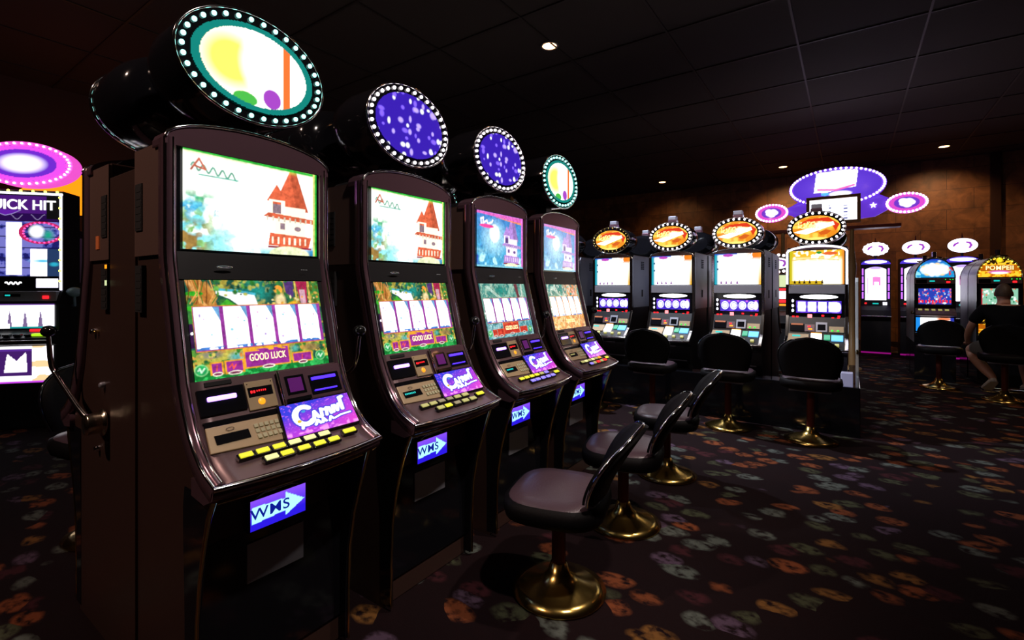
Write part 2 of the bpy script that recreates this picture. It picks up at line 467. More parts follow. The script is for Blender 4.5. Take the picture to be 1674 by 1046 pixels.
def main_art(kind, w=330, h=222):
    day = kind == 'day'
    a = Art(w, h, '#1f5a48' if day else '#3f8c84')
    n = fbm(a.X, a.Y, 9, 12, 1.5); n2 = fbm(a.X, a.Y, 18, 99, 1.5)
    if day:
        a.put(np.clip((n - .45) * 5, 0, 1), '#3f8a3c'); a.put(np.clip((n2 - .58) * 8, 0, 1), '#b0a040')
        a.ell(.46, .88, .16, .16, '#1fa092', 1, .9); a.ell(.42, .86, .06, .07, '#0c6e70', 1, .8)
        a.poly([(.0, 1), (.04, .78), (.03, .60), (.13, .62), (.12, .74), (.20, .68), (.17, .86), (.10, 1)], '#c07a34')
        a.line([(.02, .98), (.08, .80), (.14, .70)], .02, '#e8a860'); a.line([(.13, .96), (.18, .82), (.14, .70)], .03, '#d89a4c')
        a.ell(.05, .86, .06, .025, '#36b428'); a.ell(.05, .71, .06, .03, '#3cc030'); a.poly([(.18, .70), (.26, .80), (.36, .68)], '#48b830')
        a.poly([(.19, .90), (.30, .88), (.46, .84), (.48, .72), (.38, .68), (.28, .80), (.19, .86)], (1.2, 1.25, 1.2)); a.line([(.19, .905), (.33, .885), (.46, .85)], .018, '#4cc0d8')
        a.ell(.66, .76, .05, .12, '#f0d8a0', 1.1, .4); a.ell(.65, .90, .035, .05, '#ffa53a', 1.2); a.ell(.77, .70, .07, .07, '#ffc020', 1.2, .3)
        a.poly([(.70, 1), (.78, 1), (.77, .80), (.71, .86)], '#5c3a80'); a.rect(.785, .80, .70, 1, '#e8d060'); a.rect(.90, .92, .70, 1, '#e8c860')
        a.poly([(.80, 1), (.90, 1), (.88, .70), (.85, .94), (.83, .70)], '#c02858'); a.rect(.825, .875, .68, .90, '#e0b0c0')
        for k in range(9):
            x0 = .02 + .02 * k; a.line([(x0, 1), (x0 + .03 * math.sin(k), .86), (x0 - .02, .76)], .006, ['#6a3c18', '#f0b060', '#2a7a28'][k % 3])
        a.speck(40, 17, ['#2e7a30', '#6ab048', '#c8c858', '#184a30'], .15, .72, .84, 1, (.01, .03)); a.speck(24, 19, ['#f0d070', '#e8a040', '#fff0b0'], .55, 1, .68, .82, (.008, .02))
        a.speck(16, 5, ['#5a6a20', '#8aa030', '#d8b050', '#2a5020'], .92, 1, .65, 1)
    else:
        a.put(np.clip((n - .4) * 5, 0, 1), '#74b0a0'); a.put(np.clip((n2 - .55) * 8, 0, 1), '#a8ccb8')
        a.ell(.42, .86, .18, .18, '#2c9a8c', 1, .9); a.poly([(.1, .95), (.16, .97), (.46, .70), (.40, .68)], '#b8d8c8'); a.poly([(.50, .68), (.56, .70), (.72, .98), (.66, 1)], '#9ccdb8')
        if kind == 'cool':
            a.poly([(.74, 1), (.82, 1), (.83, .70), (.78, .68)], '#7a4048'); a.poly([(.9, 1), (.93, 1), (.90, .7), (.87, .7)], '#d8e8d8')
        else:
            a.put(np.clip((a.X - .45) * 5, 0, 1) * np.clip((a.Y - .6) * 8, 0, 1) * np.clip((n2 - .4) * 6, 0, 1), '#ffa060', 1.2)
            a.ell(.82, .82, .07, .10, '#ff8a6a', 1.2, .6); a.put(np.clip((n2 - .6) * 9, 0, 1), '#e8f0e0')
    # lower scene
    lo = a.Y < .30
    if day:
        a.put(lo & (n > .40), '#5c9a3a'); a.put(lo & (n > .52), '#c8c050'); a.put(lo & (n2 > .62), '#e0a848')
        a.ell(.12, .24, .10, .05, '#8a8a78', 1, .6); a.ell(.28, .20, .07, .06, '#70c8c0', 1, .7); a.ell(.72, .22, .05, .05, '#58b8a8', 1, .7)
        a.ell(.86, .22, .09, .06, '#a08850', 1, .6)
        a.put(a.Y < .075 + .03 * n, '#148a38'); a.put((a.Y < .08) & (n2 > .56), '#38c860')
    elif kind == 'cool':
        a.put(lo, '#62aeb8'); a.put(lo & (n > .5), '#9ccfd4'); a.put(lo & (n2 > .6), '#4a8a90')
    else:
        a.put(lo, '#f0a850'); a.put(lo & (n > .5), '#ffd890'); a.put(lo & (n2 > .6), '#e08038')
    a.speck(60, 23, ['#3a8a30', '#e0d060', '#f0a040', '#206838'] if day else (['#8ac8d0', '#4a90a0', '#d0f0f0'] if kind == 'cool' else ['#ffe0a0', '#e89040', '#fff4d0']), 0, 1, .05, .28, (.008, .025))
    # reels
    fr = '#e8902c' if day else ('#b88840' if kind == 'cool' else '#f0b060')
    a.rect(.025, .985, .275, .735, fr)
    for i in range(5):
        x0 = .035 + i * .1905
        a.rect(x0 - .006, x0 + .19, .285, .725, '#a43ca8' if kind != 'warm' else '#f4a868')
        a.rect(x0, x0 + .163, .290, .720, (1.9, 1.9, 1.95))
        a.poly([(x0 + .12, .72), (x0 + .163, .72), (x0 + .163, .58)], '#6fa8d8', 1.1)
        a.put((a.X > x0) & (a.X < x0 + .176) & (a.Y < .32) & (a.Y > .29) & (vnoise(a.X, a.Y, 40, i) > .45), '#4a8ae0')
        if day: a.speck(4, 60 + i, ['#c8a8f0', '#a0dff0', '#f4b8e0'], x0 + .03, x0 + .15, .36, .66, (.008, .018))
    # plaque frames
    pc = '#a4309c' if day else '#d23a2c'; oc = '#ffb030' if day else '#e8603c'
    if kind != 'warm':
        def plaque(x0, x1, y0, y1):
            a.rect(x0 - .012, x1 + .012, y0 - .015, y1 + .015, oc); a.rect(x0, x1, y0, y1, pc)
        plaque(.34, .665, .075, .255); plaque(.11, .175, .055, .15); plaque(.205, .315, .05, .155); plaque(.70, .85, .075, .16)
        a.put((a.Y > .235) & (a.Y < .275) & (a.X > .33) & (a.X < .68) & (vnoise(a.X, a.Y, 30, 77) > .45), oc, 1.1)
        for cx, cy, rx in ((.50, .062, .05), (.145, .045, .035), (.26, .04, .05), (.775, .062, .04)):
            a.ell(cx, cy, rx, .022, '#fff4e0', 1.2); a.ell(cx, cy, rx * .8, .012, '#8a3a60')
        for cx, cy in ((.045, .10), (.93, .11)):
            a.ell(cx, cy, .045, .06, '#8ae090'); a.ell(cx, cy, .036, .048, '#28b060'); a.line([(cx - .02, cy), (cx - .01, cy + .02), (cx, cy - .02), (cx + .02, cy + .015)], .01, '#d8ffe0')
        a.line([(.225, .10), (.245, .13), (.25, .08), (.27, .12)], .008, '#ff6040'); a.line([(.14, .08), (.145, .13)], .008, '#ff6040'); a.line([(.77, .09), (.775, .14)], .008, '#ff5060')
    if day:
        a.rect(0, .024, .32, .56, '#3a1848')
    return a.paint(3)


def lcd_art(w=160, h=100):
    a = Art(w, h, '#c040e8')
    a.put(np.clip((a.Y - a.X * .7), 0, 1) * 1.6, '#3c40e8'); a.put(np.clip((a.X - .6) * 2, 0, 1) * np.clip((.6 - a.Y) * 2, 0, 1), '#ff50d8')
    a.put(np.clip((vnoise(a.X, a.Y, 26, 6, 1.6) - .72) * 3, 0, 1), '#e878f8', 1.2)
    a.put(np.clip((.22 - a.Y) * 8, 0, 1) * np.clip((vnoise(a.X, a.Y, 14, 9, 1.6) - .5) * 4, 0, 1), '#ff9af0', 1.2)
    W = (2.2, 2.2, 2.2)
    arc = [(.29 + .125 * math.cos(t), .57 + .27 * math.sin(t)) for t in np.linspace(.9, 5.5, 20)]
    strokes = [(arc, .075), ([(.40, .40), (.43, .62), (.47, .44), (.50, .42)], .05), ([(.52, .44), (.53, .66), (.57, .62)], .045), ([(.59, .44), (.61, .66), (.65, .64), (.66, .46)], .045),
               ([(.70, .48), (.71, .68)], .045), ([(.74, .68), (.76, .50), (.80, .70)], .045), ([(.84, .52), (.85, .90), (.89, .92)], .055),
               ([(.40, .22), (.44, .34), (.47, .24)], .04), ([(.50, .24), (.52, .36), (.55, .26)], .04), ([(.60, .24), (.63, .36), (.66, .28)], .035), ([(.68, .28), (.78, .34), (.93, .36)], .03), ([(.24, .34), (.22, .20)], .04)]
    for p, t in strokes: a.line(p, t + .045, '#3a48e0')
    for p, t in strokes: a.line(p, t, W)
    a.ell(.29, .70, .03, .04, '#4aa0e8'); a.ell(.20, .42, .03, .05, '#f0c840')
    return a


# ------------------------------------------------------------------ room
def node_mat(name):
    m = bpy.data.materials.new(name); m.use_nodes = True
    return m, m.node_tree.nodes, m.node_tree.links, m.node_tree.nodes['Principled BSDF']


def carpet_mat():
    m, n, l, b = node_mat('patterned_carpet')
    tc = n.new('ShaderNodeTexCoord'); mp = n.new('ShaderNodeMapping'); l.new(tc.outputs['Object'], mp.inputs[0]); mp.inputs['Scale'].default_value = (.72, 1, 1); mp.inputs['Rotation'].default_value = (0, 0, .5)
    nz = n.new('ShaderNodeTexNoise'); nz.inputs['Scale'].default_value = 5; nz.inputs['Detail'].default_value = 3
    l.new(mp.outputs[0], nz.inputs['Vector'])
    mx = n.new('ShaderNodeVectorMath'); mx.operation = 'MULTIPLY_ADD'; mx.inputs[1].default_value = (.10, .10, .10)
    l.new(nz.outputs['Color'], mx.inputs[0]); l.new(mp.outputs[0], mx.inputs[2])
    v = n.new('ShaderNodeTexVoronoi'); v.inputs['Scale'].default_value = 7.5; v.feature = 'F1'; v.inputs['Randomness'].default_value = .9
    l.new(mx.outputs[0], v.inputs['Vector'])
    sep = n.new('ShaderNodeSeparateColor'); l.new(v.outputs['Color'], sep.inputs[0])
    ramp = n.new('ShaderNodeValToRGB'); r = ramp.color_ramp; r.interpolation = 'CONSTANT'
    r.elements[0].position = 0; r.elements[0].color = (.010, .003, .004, 1); r.elements[1].position = .30; r.elements[1].color = (.20, .055, .020, 1)
    for p, c in ((.46, (.10, .115, .10, 1)), (.64, (.05, .012, .016, 1)), (.74, (.19, .085, .022, 1)), (.84, (.06, .065, .035, 1)), (.93, (.09, .055, .09, 1))):
        e = r.elements.new(p); e.color = c
    l.new(sep.outputs[0], ramp.inputs[0])
    # leaf shapes: inner part of each cell only
    mr = n.new('ShaderNodeMapRange'); mr.inputs[1].default_value = .36; mr.inputs[2].default_value = .50; mr.inputs[3].default_value = 1; mr.inputs[4].default_value = 0
    l.new(v.outputs['Distance'], mr.inputs[0])
    n2 = n.new('ShaderNodeTexNoise'); n2.inputs['Scale'].default_value = 26; n2.inputs['Detail'].default_value = 4; l.new(mp.outputs[0], n2.inputs['Vector'])
    m2 = n.new('ShaderNodeMapRange'); m2.inputs[1].default_value = .36; m2.inputs[2].default_value = .56; l.new(n2.outputs['Fac'], m2.inputs[0])
    mul = n.new('ShaderNodeMath'); mul.operation = 'MULTIPLY'; l.new(mr.outputs[0], mul.inputs[0]); l.new(m2.outputs[0], mul.inputs[1])
    mix = n.new('ShaderNodeMix'); mix.data_type = 'RGBA'; l.new(mul.outputs[0], mix.inputs[0]); mix.inputs[6].default_value = (.009, .003, .004, 1)
    l.new(ramp.outputs[0], mix.inputs[7]); l.new(mix.outputs[2], b.inputs['Base Color'])
    b.inputs['Roughness'].default_value = .95; b.inputs['Specular IOR Level'].default_value = .15
    n3 = n.new('ShaderNodeTexNoise'); n3.inputs['Scale'].default_value = 260; l.new(mp.outputs[0], n3.inputs['Vector'])
    bp = n.new('ShaderNodeBump'); bp.inputs['Strength'].default_value = .4; bp.inputs['Distance'].default_value = .005
    l.new(n3.outputs['Fac'], bp.inputs['Height']); l.new(bp.outputs[0], b.inputs['Normal'])
    return m


def wall_mat():
    m, n, l, b = node_mat('burl_wood_panels')
    tc = n.new('ShaderNodeTexCoord'); mp = n.new('ShaderNodeMapping'); l.new(tc.outputs['Object'], mp.inputs[0])
    mp.inputs['Rotation'].default_value = (R(90), 0, 0)
    bt = n.new('ShaderNodeTexBrick'); bt.inputs['Scale'].default_value = 1; bt.inputs['Brick Width'].default_value = .9; bt.inputs['Row Height'].default_value = .45
    bt.inputs['Mortar Size'].default_value = .006; bt.inputs['Color1'].default_value = (.25, .105, .035, 1); bt.inputs['Color2'].default_value = (.14, .055, .022, 1)
    bt.inputs['Mortar'].default_value = (.09, .036, .015, 1); bt.inputs['Bias'].default_value = 0
    l.new(mp.outputs[0], bt.inputs['Vector'])
    nz = n.new('ShaderNodeTexNoise'); nz.inputs['Scale'].default_value = 3.4; nz.inputs['Detail'].default_value = 8; nz.inputs['Roughness'].default_value = .65; nz.inputs['Distortion'].default_value = .8
    l.new(tc.outputs['Object'], nz.inputs['Vector'])
    mr = n.new('ShaderNodeMapRange'); mr.inputs[1].default_value = .3; mr.inputs[2].default_value = .7; mr.inputs[3].default_value = .45; mr.inputs[4].default_value = 1.45
    l.new(nz.outputs['Fac'], mr.inputs[0])
    mul = n.new('ShaderNodeVectorMath'); mul.operation = 'SCALE'; l.new(bt.outputs['Color'], mul.inputs[0]); l.new(mr.outputs[0], mul.inputs['Scale'])
    l.new(mul.outputs[0], b.inputs['Base Color']); b.inputs['Roughness'].default_value = .5
    return m


def struct(name, mb, m):
    return tag(mb.build(name, m), kind='structure')


wm = wall_mat()
plain = mat('dark_brown_wall', (.06, .03, .02), 0, .7, bump=.1, bscale=20)
ceil_m = mat('dark_ceiling_tile', (.055, .038, .032), 0, .8, bump=.3, bscale=60)
X0, X1, Y0, Y1 = -9.5, 9.0, -3.5, 14.5
struct('floor', MB().box(X0 - .2, X1 + .2, Y0 - .2, Y1 + .2, -.2, 0), carpet_mat())
struct('wall_back', MB().box(X0 - .2, X1 + .2, Y1, Y1 + .2, 0, CEIL), wm)
struct('wall_left', MB().box(X0 - .2, X0, Y0, Y1, 0, CEIL), plain)
struct('wall_right', MB().box(X1, X1 + .2, Y0, Y1, 0, CEIL), wm)
struct('wall_front', MB().box(X0 - .2, X1 + .2, Y0 - .2, Y0, 0, CEIL), plain)
cl = MB().box(X0 - .2, X1 + .2, Y0 - .2, Y1 + .2, CEIL, CEIL + .2)
struct('ceiling', cl, ceil_m)
gr = MB()
x = X0 + .6
while x < X1:
    gr.box(x - .012, x + .012, Y0, Y1, CEIL - .012, CEIL + .001); x += 1.2
y = Y0 + .6
while y < Y1:
    gr.box(X0, X1, y - .012, y + .012, CEIL - .0119, CEIL + .001); y += 1.2
struct('trim_1', gr, mat('ceiling_grid', (.05, .035, .03), .2, .5))
struct('trim_2', MB().box(2.50, 2.66, Y1 - .10, Y1, 0, CEIL), mat('dark_pilaster', (.035, .014, .008), 0, .4, bump=.1))
struct('baseboard_back', MB().box(X0, X1, Y1 - .02, Y1, 0, .12), mat('dark_baseboard', (.02, .01, .008), 0, .4))

lamp_src = None
for i, (x, y, w, c_, a_, s_) in enumerate(DOWN):
    if i == 0:
        r_ = empty('recessed_downlight', (x, y, CEIL), 0)
        MB().lathe([(.085, -.001), (.105, -.001), (.11, -.012), (.10, -.016), (.085, -.014), (.085, -.001)], 28).build('trim_ring', M['steel'], r_)
        MB().lathe([(.0, -.004), (.085, -.004), (.085, -.009), (.0, -.010)], 28).build('lens', M['ledoff'], r_)
        lamp_src = r_
    else:
        r_ = copy_tree(lamp_src); r_.location = (x, y, CEIL)
    txt = ['left of the purple sign by the wood wall', 'above the white oval tower machines',
           'at the dark far left of the wood wall', 'right of the dark upright trim on the wall', 'over the carpet walkway near the seated man',
           'above the nearest low chair', 'above the middle of the curved row aisle', 'before the upright machine row',
           'added over the far end of the curved row to brighten the upright sides', 'over the near left aisle'][i]
    tag(r_, 'round recessed ceiling light ' + txt, 'ceiling light', 'recessed ceiling lights')

# ------------------------------------------------------------------ curved video slot machine (near row)
HW = .288
PR = [(0, 1.95), (0, 1.50), (.004, 1.465), (.018, 1.41), (.10, 1.085), (.128, 1.022), (.165, .955), (.202, .908), (.245, .87), (.285, .848), (.33, .83)]
SIDEB = [(-.055, 1.714), (-.055, 1.483), (.037, 1.269), (.126, 1.069), (.198, .892)]


def po(z):
    for (a, b), (c, d) in zip(PR, PR[1:]):
        if d <= z <= b: return a + (c - a) * (b - z) / (b - d)
    return PR[-1][0] if z < PR[-1][1] else 0


def nrm(z):
    for (a, b), (c, d) in zip(PR, PR[1:]):
        if d <= z <= b:
            L = math.hypot(c - a, b - d); return ((b - d) / L, (c - a) / L)
    return (0, 1)


def seg_n(z0, z1):
    a, b = po(z0), po(z1); L = math.hypot(b - a, z0 - z1)
    return ((z0 - z1) / L, (b - a) / L)


def sp(u, z, h=0, n=None):
    """point on the curved face: u across, z height, h above the surface. local -y is the front"""
    nn = n or nrm(z)
    return (u, -(po(z) + nn[0] * h), z + nn[1] * h)


def patch(mb, corners, h0, h1, n=None):
    """raised slab on the curved face; corners (u,z) in order tl,tr,br,bl"""
    zt = max(c[1] for c in corners); zb = min(c[1] for c in corners)
    n = n or seg_n(zt, zb)
    a = [sp(u, z, h0, n) for u, z in corners]; b = [sp(u, z, h1, n) for u, z in corners]
    mb.add(a + b, [(0, 1, 2, 3)[::-1], (4, 5, 6, 7)[::-1], (0, 1, 5, 4), (1, 2, 6, 5), (2, 3, 7, 6), (3, 0, 4, 7)])
    return mb


def rp(u0, u1, z1, z0):
    return [(u0, z1), (u1, z1), (u1, z0), (u0, z0)]


def curved_machine():
    r_ = empty('video_slot_machine')
    # cabinet body
    body = [(.285, 0), (.285, 1.86), (.055, 1.86), (.055, 1.483), (.045, 1.42), (-.036, 1.10), (-.095, .97), (-.17, .88), (-.20, .80), (-.13, .70), (-.12, .10), (-.12, 0)]
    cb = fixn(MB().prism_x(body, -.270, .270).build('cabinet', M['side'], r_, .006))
    for sx in (-1, 1):
        sd = MB()
        sd.prism_x([(.283, 1.49), (.283, 1.855), (.058, 1.855), (.058, 1.49)], sx * .2705, sx * .280)
        fixn(sd.build('upper_side_panel', M['sidelit'], r_, .003))
        for zc in (1.66, 1.38):
            v = MB()
            for k in range(6): v.box(min(sx * .279, sx * .2845), max(sx * .279, sx * .2845), .215, .262, zc - .075 + k * .025, zc - .058 + k * .025)
            v.box(min(sx * .270, sx * .2835), max(sx * .270, sx * .2835), .208, .268, zc - .083, zc + .078)
            v.build('vent', M['matte'], cb)
    # curved side frames
    zs = [1.86, 1.70, 1.55, 1.50, 1.465, 1.41, 1.35, 1.28, 1.20, 1.14, 1.085, 1.055, 1.022, .988, .955, .93, .908, .888, .87, .858, .848, .838, .83]
    for sx in (-1, 1):
        f = MB(); f.smooth = True; rings = []
        for z in zs:
            n = nrm(z); cs = [(.272, -.060), (HW, -.052), (HW + .002, -.02), (HW - .004, .002), (HW - .014, .009), (HW - .027, .006), (HW - .036, -.008), (HW - .036, -.04)]
            rings.append([sp(sx * u, z, h, n) for u, h in cs])
        f.loft(rings)
        fixn(f.build('side_frame', M['bezel'], r_))
        t = MB(); t.tube([sp(sx * (HW - .002), z, -.002) for z in zs], .0056, 8); t.tube([sp(sx * (HW - .020), z, .009) for z in zs], .0030, 6)
        t.build('chrome_piping', M['chrome'], r_)
    # crown
    arc = [(-HW, 1.85)] + [(HW * math.cos(a), 1.86 + .075 * math.sin(a)) for a in np.linspace(PI, 0, 15)] + [(HW, 1.85)]
    fixn(MB().prism_y([(HW, 1.838), (-HW, 1.838)] + arc[1:-1], -.004, .10).build('crown', M['bezel'], r_, .004))
    MB().tube([(x, -.006, z + .001) for x, z in arc[1:-1]], .005, 8).build('crown_trim', M['chrome'], r_)
    fixn(MB().prism_y([(.255, 1.8381), (-.255, 1.8381)] + [(x * .88, z - .012) for x, z in arc[1:-1]], .10, .27).build('crown_body', M['black'], r_))
    # screen backing and divider
    bk = MB(); bk.box(-.255, .255, .008, .05, 1.50, 1.845)
    bk.build('screen_surround', M['gloss'], r_)
    dv = MB(); patch(dv, rp(-.254, .254, 1.50, 1.41), -.03, -.004, (1, .1)); patch(dv, rp(-.254, .254, 1.41, 1.085), -.035, -.009)
    dvo = dv.build('divider_panel', M['black'], r_)
    text('lettering', '- - - -', .012, M['textgrey'], dvo, Matrix.Translation((.17, -.0245, 1.452)) @ Matrix.Rotation(R(90), 4, 'X'), 1)
    e = MB(); e.ellipsoid((-.12, -.022, 1.452), (.028, .004, .004)); e.build('badge', M['chrome'], dvo)
    me_t = art_mesh('top_screen_day', ART['top_day'], lambda u, v: (-.2385 + .477 * u, -.001, 1.508 + .328 * v), .95)
    art_obj('top_screen', me_t, r_)
    nn = seg_n(1.41, 1.09)
    me_m = art_mesh('main_screen_day', ART['main_day'], lambda u, v: sp(-.240 + .472 * u, 1.088 + (1.408 - 1.088) * v, -.004, nn), .95)
    ms = art_obj('main_screen', me_m, r_)
    # letters GOOD LUCK on the lower plaque
    ang = math.atan2(nn[1], nn[0])
    c0 = sp(-.240 + .472 * .5, 1.088 + .32 * .165, .0, nn)
    text('lettering', 'GOOD LUCK', .034, M['textcream'], ms, Matrix.Translation(c0) @ Matrix.Rotation(R(90) - ang, 4, 'X'), 1.05, .0004, .0, .62)
    c1 = sp(-.236, 1.088 + .32 * .46, .0, nn)
    text('line_count', '40', .014, M['textwhite'], ms, Matrix.Translation(c1) @ Matrix.Rotation(R(90) - ang, 4, 'X'), 1, .0003, 0, .6)
    # control surface
    cs = MB(); cs.smooth = True; rings = []
    for z in [1.088, 1.055, 1.022, .988, .955, .93, .908, .888, .87, .858, .848, .838, .832]:
        ring = []
        for u in np.linspace(-.254, .254, 13):
            bow = .032 * (1 - (u / HW) ** 2) * max(0, (.885 - z) / .055) if z < .885 else 0
            p = sp(u, z, -.002); ring.append((p[0], p[1] - bow, p[2]))
        for u in np.linspace(.254, -.254, 13):
            p = sp(u, z, -.03); ring.append(p)
        rings.append(ring)
    cs.loft(rings); cpn = fixn(cs.build('control_panel', M['panel'], r_))
    # front lip
    us = np.linspace(-HW, HW, 17)
    lip = MB(); lip.tube([(u, -(.332 + .036 * (1 - (u / HW) ** 2)), .826 - .003) for u in us], .0085, 10)
    lip.build('chrome_lip', M['chrome'], r_)
    ap = MB(); rings = []
    for u in us:
        b = .034 * (1 - (u / HW) ** 2)
        rings.append([(u, -(.330 + b), .822), (u, -(.325 + b), .790), (u, -(.27 + b * .5), .765), (u, -.19, .775), (u, -.19, .826)])
    ap.smooth = True; ap.loft(rings); fixn(ap.build('deck_apron', M['bezel'], r_))
    # upper device row
    def dev(name, m, cs_, h0, h1, parent=r_, bev=0): return fixn(patch(MB(), cs_, h0, h1).build(name, m, parent, bev))
    dev('vent_slot', M['matte'], rp(-.218, -.137, 1.081, 1.069), -.001, .002)
    bill = dev('bill_acceptor', M['gloss'], rp(-.246, -.106, 1.060, .984), -.004, .006, bev=.002)
    dev('lamp', M['violetlamp'], rp(-.222, -.134, 1.036, 1.022), .006, .014, bill, .004)
    dp = dev('display_panel', M['beige'], rp(-.102, -.006, 1.064, .976), -.004, .005, bev=.0015)
    dev('display_window', M['gloss'], rp(-.096, -.014, 1.044, 1.014), .005, .007, dp)
    led = MB()
    for k, (u, wd) in enumerate(((-.088, .007), (-.079, .007), (-.068, .004), (-.061, .004), (-.054, .004), (-.047, .004), (-.040, .004))):
        patch(led, rp(u, u + wd * .8, 1.034, 1.029 if k > 1 else 1.026), .007, .0085)
    fixn(led.build('led_digits', M['redled'], dp))
    cc = sp(-.058, .998, .006, seg_n(1.06, .955)); e = MB(); e.T = Matrix.Translation(cc) @ Matrix.Rotation(-R(28), 4, 'X')
    e.ellipsoid((0, 0, 0), (.012, .004, .012), 18, 10); e.build('round_button', M['orange'], dp)
    sc_ = MB()
    for u in (-.094, -.014): MB().ellipsoid(sp(u, 1.056, .005), (.0022, .0022, .0022), 8, 6).build('screw', M['gloss'], dp)
    # angled player card window and ticket slot
    pf = MB(); patch(pf, rp(.012, .262, 1.082, .972), -.004, .010); fixn(pf.build('ticket_frame', M['bezel'], r_, .004))
    for tp_, rr_ in (([sp(.012, 1.082, .012), sp(.012, 1.0, .014), sp(.012, .965, .012)], .004), ([sp(.262, 1.062, .012), sp(.258, 1.0, .014), sp(.262, .968, .012)], .003)):
        MB().tube(tp_, rr_, 8).build('ticket_frame_edge', M['chrome'], r_)
    dev('card_window', M['gloss'], rp(.032, .104, 1.060, .998), .010, .013)
    cw = dev('card_window_glow', mat('dull_purple_glass', (.1, .02, .12), 0, .2, .35, '#6a1a80') if 'dpg' not in M else M['dpg'], rp(.042, .094, 1.052, 1.006), .013, .014)
    tp = dev('ticket_slot', M['gloss'], rp(.122, .246, 1.052, .985), .010, .013)
    dev('slot_lamp', M['violetglow'], rp(.130, .232, 1.044, 1.033), .013, .018, tp, .002)
    dev('slot_lamp', M['violetglow'], rp(.132, .225, .999, .994), .013, .020, tp, .002)
    dev('slot_bar', M['gloss'], rp(.022, .112, .985, .974), .010, .020)
    dev('trim_bar', M['chrome'], rp(-.246, -.006, .968, .964), -.002, .004)
    # card reader panel with keypad
    kz = seg_n(.952, .886)
    cp = fixn(patch(MB(), [(-.243, .952), (-.018, .950), (-.034, .880), (-.251, .888)], -.004, .005, kz).build('card_reader_panel', M['beige'], r_, .002))
    fixn(patch(MB(), [(-.243, .966), (-.018, .966), (-.018, .953), (-.243, .953)], -.002, .004).build('reader_header', M['gloss'], r_))
    fixn(patch(MB(), rp(-.228, -.127, .926, .903), .008, .010, kz).build('reader_display', M['gloss'], cp))
    ky = MB()
    for i in range(5):
        for j in range(3):
            u = -.108 + i * .017; z = .934 - j * .0145
            patch(ky, rp(u, u + .0125, z, z - .0105), .007, .012, kz)
    ko = fixn(ky.build('keypad', M['key'], cp, .001)); ko['kind'] = 'stuff'
    lg = MB(); lg.tube([sp(-.178 + .012 * math.cos(a), .9365 + .004 * math.sin(a), .0095, kz) for a in np.linspace(0, 2 * PI, 14)], .0008, 5)
    lg.build('emblem', M['side'], cp)
    # LCD touch panel
    lq = [(-.012, .966), (.259, .966), (.250, .872), (-.029, .872)]
    ln = seg_n(.966, .875)
    fixn(patch(MB(), [(-.018, .970), (.264, .970), (.256, .869), (-.035, .869)], .002, .012, ln).build('touch_panel_frame', M['gloss'], r_, .002))

    def lf(u, v):
        a = np.array(sp(lq[3][0] + (lq[2][0] - lq[3][0]) * u, .872, .0165, ln)); b = np.array(sp(lq[0][0] + (lq[1][0] - lq[0][0]) * u, .966, .0135, ln))
        return tuple(a + (b - a) * v)
    art_obj('touch_panel', art_mesh('touch_panel_art', ART['lcd'], lf, 1.0), r_)
    # deck buttons
    dn = seg_n(.87, .83)
    cells = [(-.170, 0, 'y'), (-.119, 0, 'y'), (-.067, 0, 'y'), (-.014, 0, 'p'), (.040, 0, 'p'), (.094, 0, 'p'),
             (-.112, 1, 'p'), (-.062, 1, 'y'), (-.004, 1, 'y'), (.052, 1, 'y'), (.106, 1, 'y'), (.183, .5, 'Y')]
    for u, row, kd in cells:
        z = .8655 - .0145 * row; w = .021 if kd != 'Y' else .026; bow = .012 + .012 * row

        def bp(mb, w_, dz, h0, h1):
            cs_ = [(u - w_, z + dz), (u + w_, z + dz), (u + w_, z - dz), (u - w_, z - dz)]
            a = [sp(p, q, h0, dn) for p, q in cs_]; b = [sp(p, q, h1, dn) for p, q in cs_]
            vs = [(p[0], p[1] - bow, p[2]) for p in a + b]
            mb.add(vs, [(3, 2, 1, 0), (7, 6, 5, 4), (0, 1, 5, 4), (1, 2, 6, 5), (2, 3, 7, 6), (3, 0, 4, 7)]); return mb
        bo = fixn(bp(MB(), w + .004, .0058, .0, .010).build('deck_button', M['gloss'], r_, .0015))
        fixn(bp(MB(), w - .002, .0042, .010, .0145).build('button_cap', M['yellow'] if kd in 'yY' else M['paleyellow'], bo, .001))
    # belly
    bd = MB(); bd.box(-.262, .262, -.128, -.115, .10, .74); fixn(bd.build('belly_door', M['gloss'], r_, .004))
    for sx in (-1, 1):
        lg = MB(); pts = [(sx * .268, -.285, .775), (sx * .272, -.262, .72), (sx * .272, -.235, .64), (sx * .270, -.20, .52), (sx * .268, -.175, .38), (sx * .268, -.165, .20), (sx * .268, -.165, .02)]
        wd = [.055, .07, .085, .09, .08, .07, .07]
        f = MB(); f.smooth = False
        f.loft([[(x - sx * .012, y, z), (x + sx * .003, y, z), (x + sx * .003, -.10, z), (x - sx * .012, -.10, z)] for x, y, z in pts]); fixn(f.build('belly_side', M['gloss'], r_))
        lg.tube([(x, y - .003, z) for x, y, z in pts], [.008, .008, .007, .006, .006, .005, .005], 8); lg.build('belly_trim', M['goldtrim'], r_)
    MB().tube([(u, -.268 - .02 * (1 - (u / .27) ** 2), .758) for u in np.linspace(-.265, .265, 11)], .006, 8).build('belly_trim', M['goldtrim'], r_)
    # lit maker's sign on the belly, tilted arrow
    sg = MB(); sg.tube([(-.10, -.14, .665), (-.05, -.145, .69), (.05, -.145, .69), (.10, -.14, .665)], .004, 8); sg.build('belly_sign_hood', M['chrome'], r_)
    a = Art(60, 34, '#2a18d8'); a.put(np.clip(a.Y * 1.2 - .3, 0, 1), '#8a50f0'); a.poly([(.02, .78), (.62, .72), (.62, .92), (.97, .48), (.62, .12), (.62, .30), (.02, .22)], '#9fe4ff', 1.3)
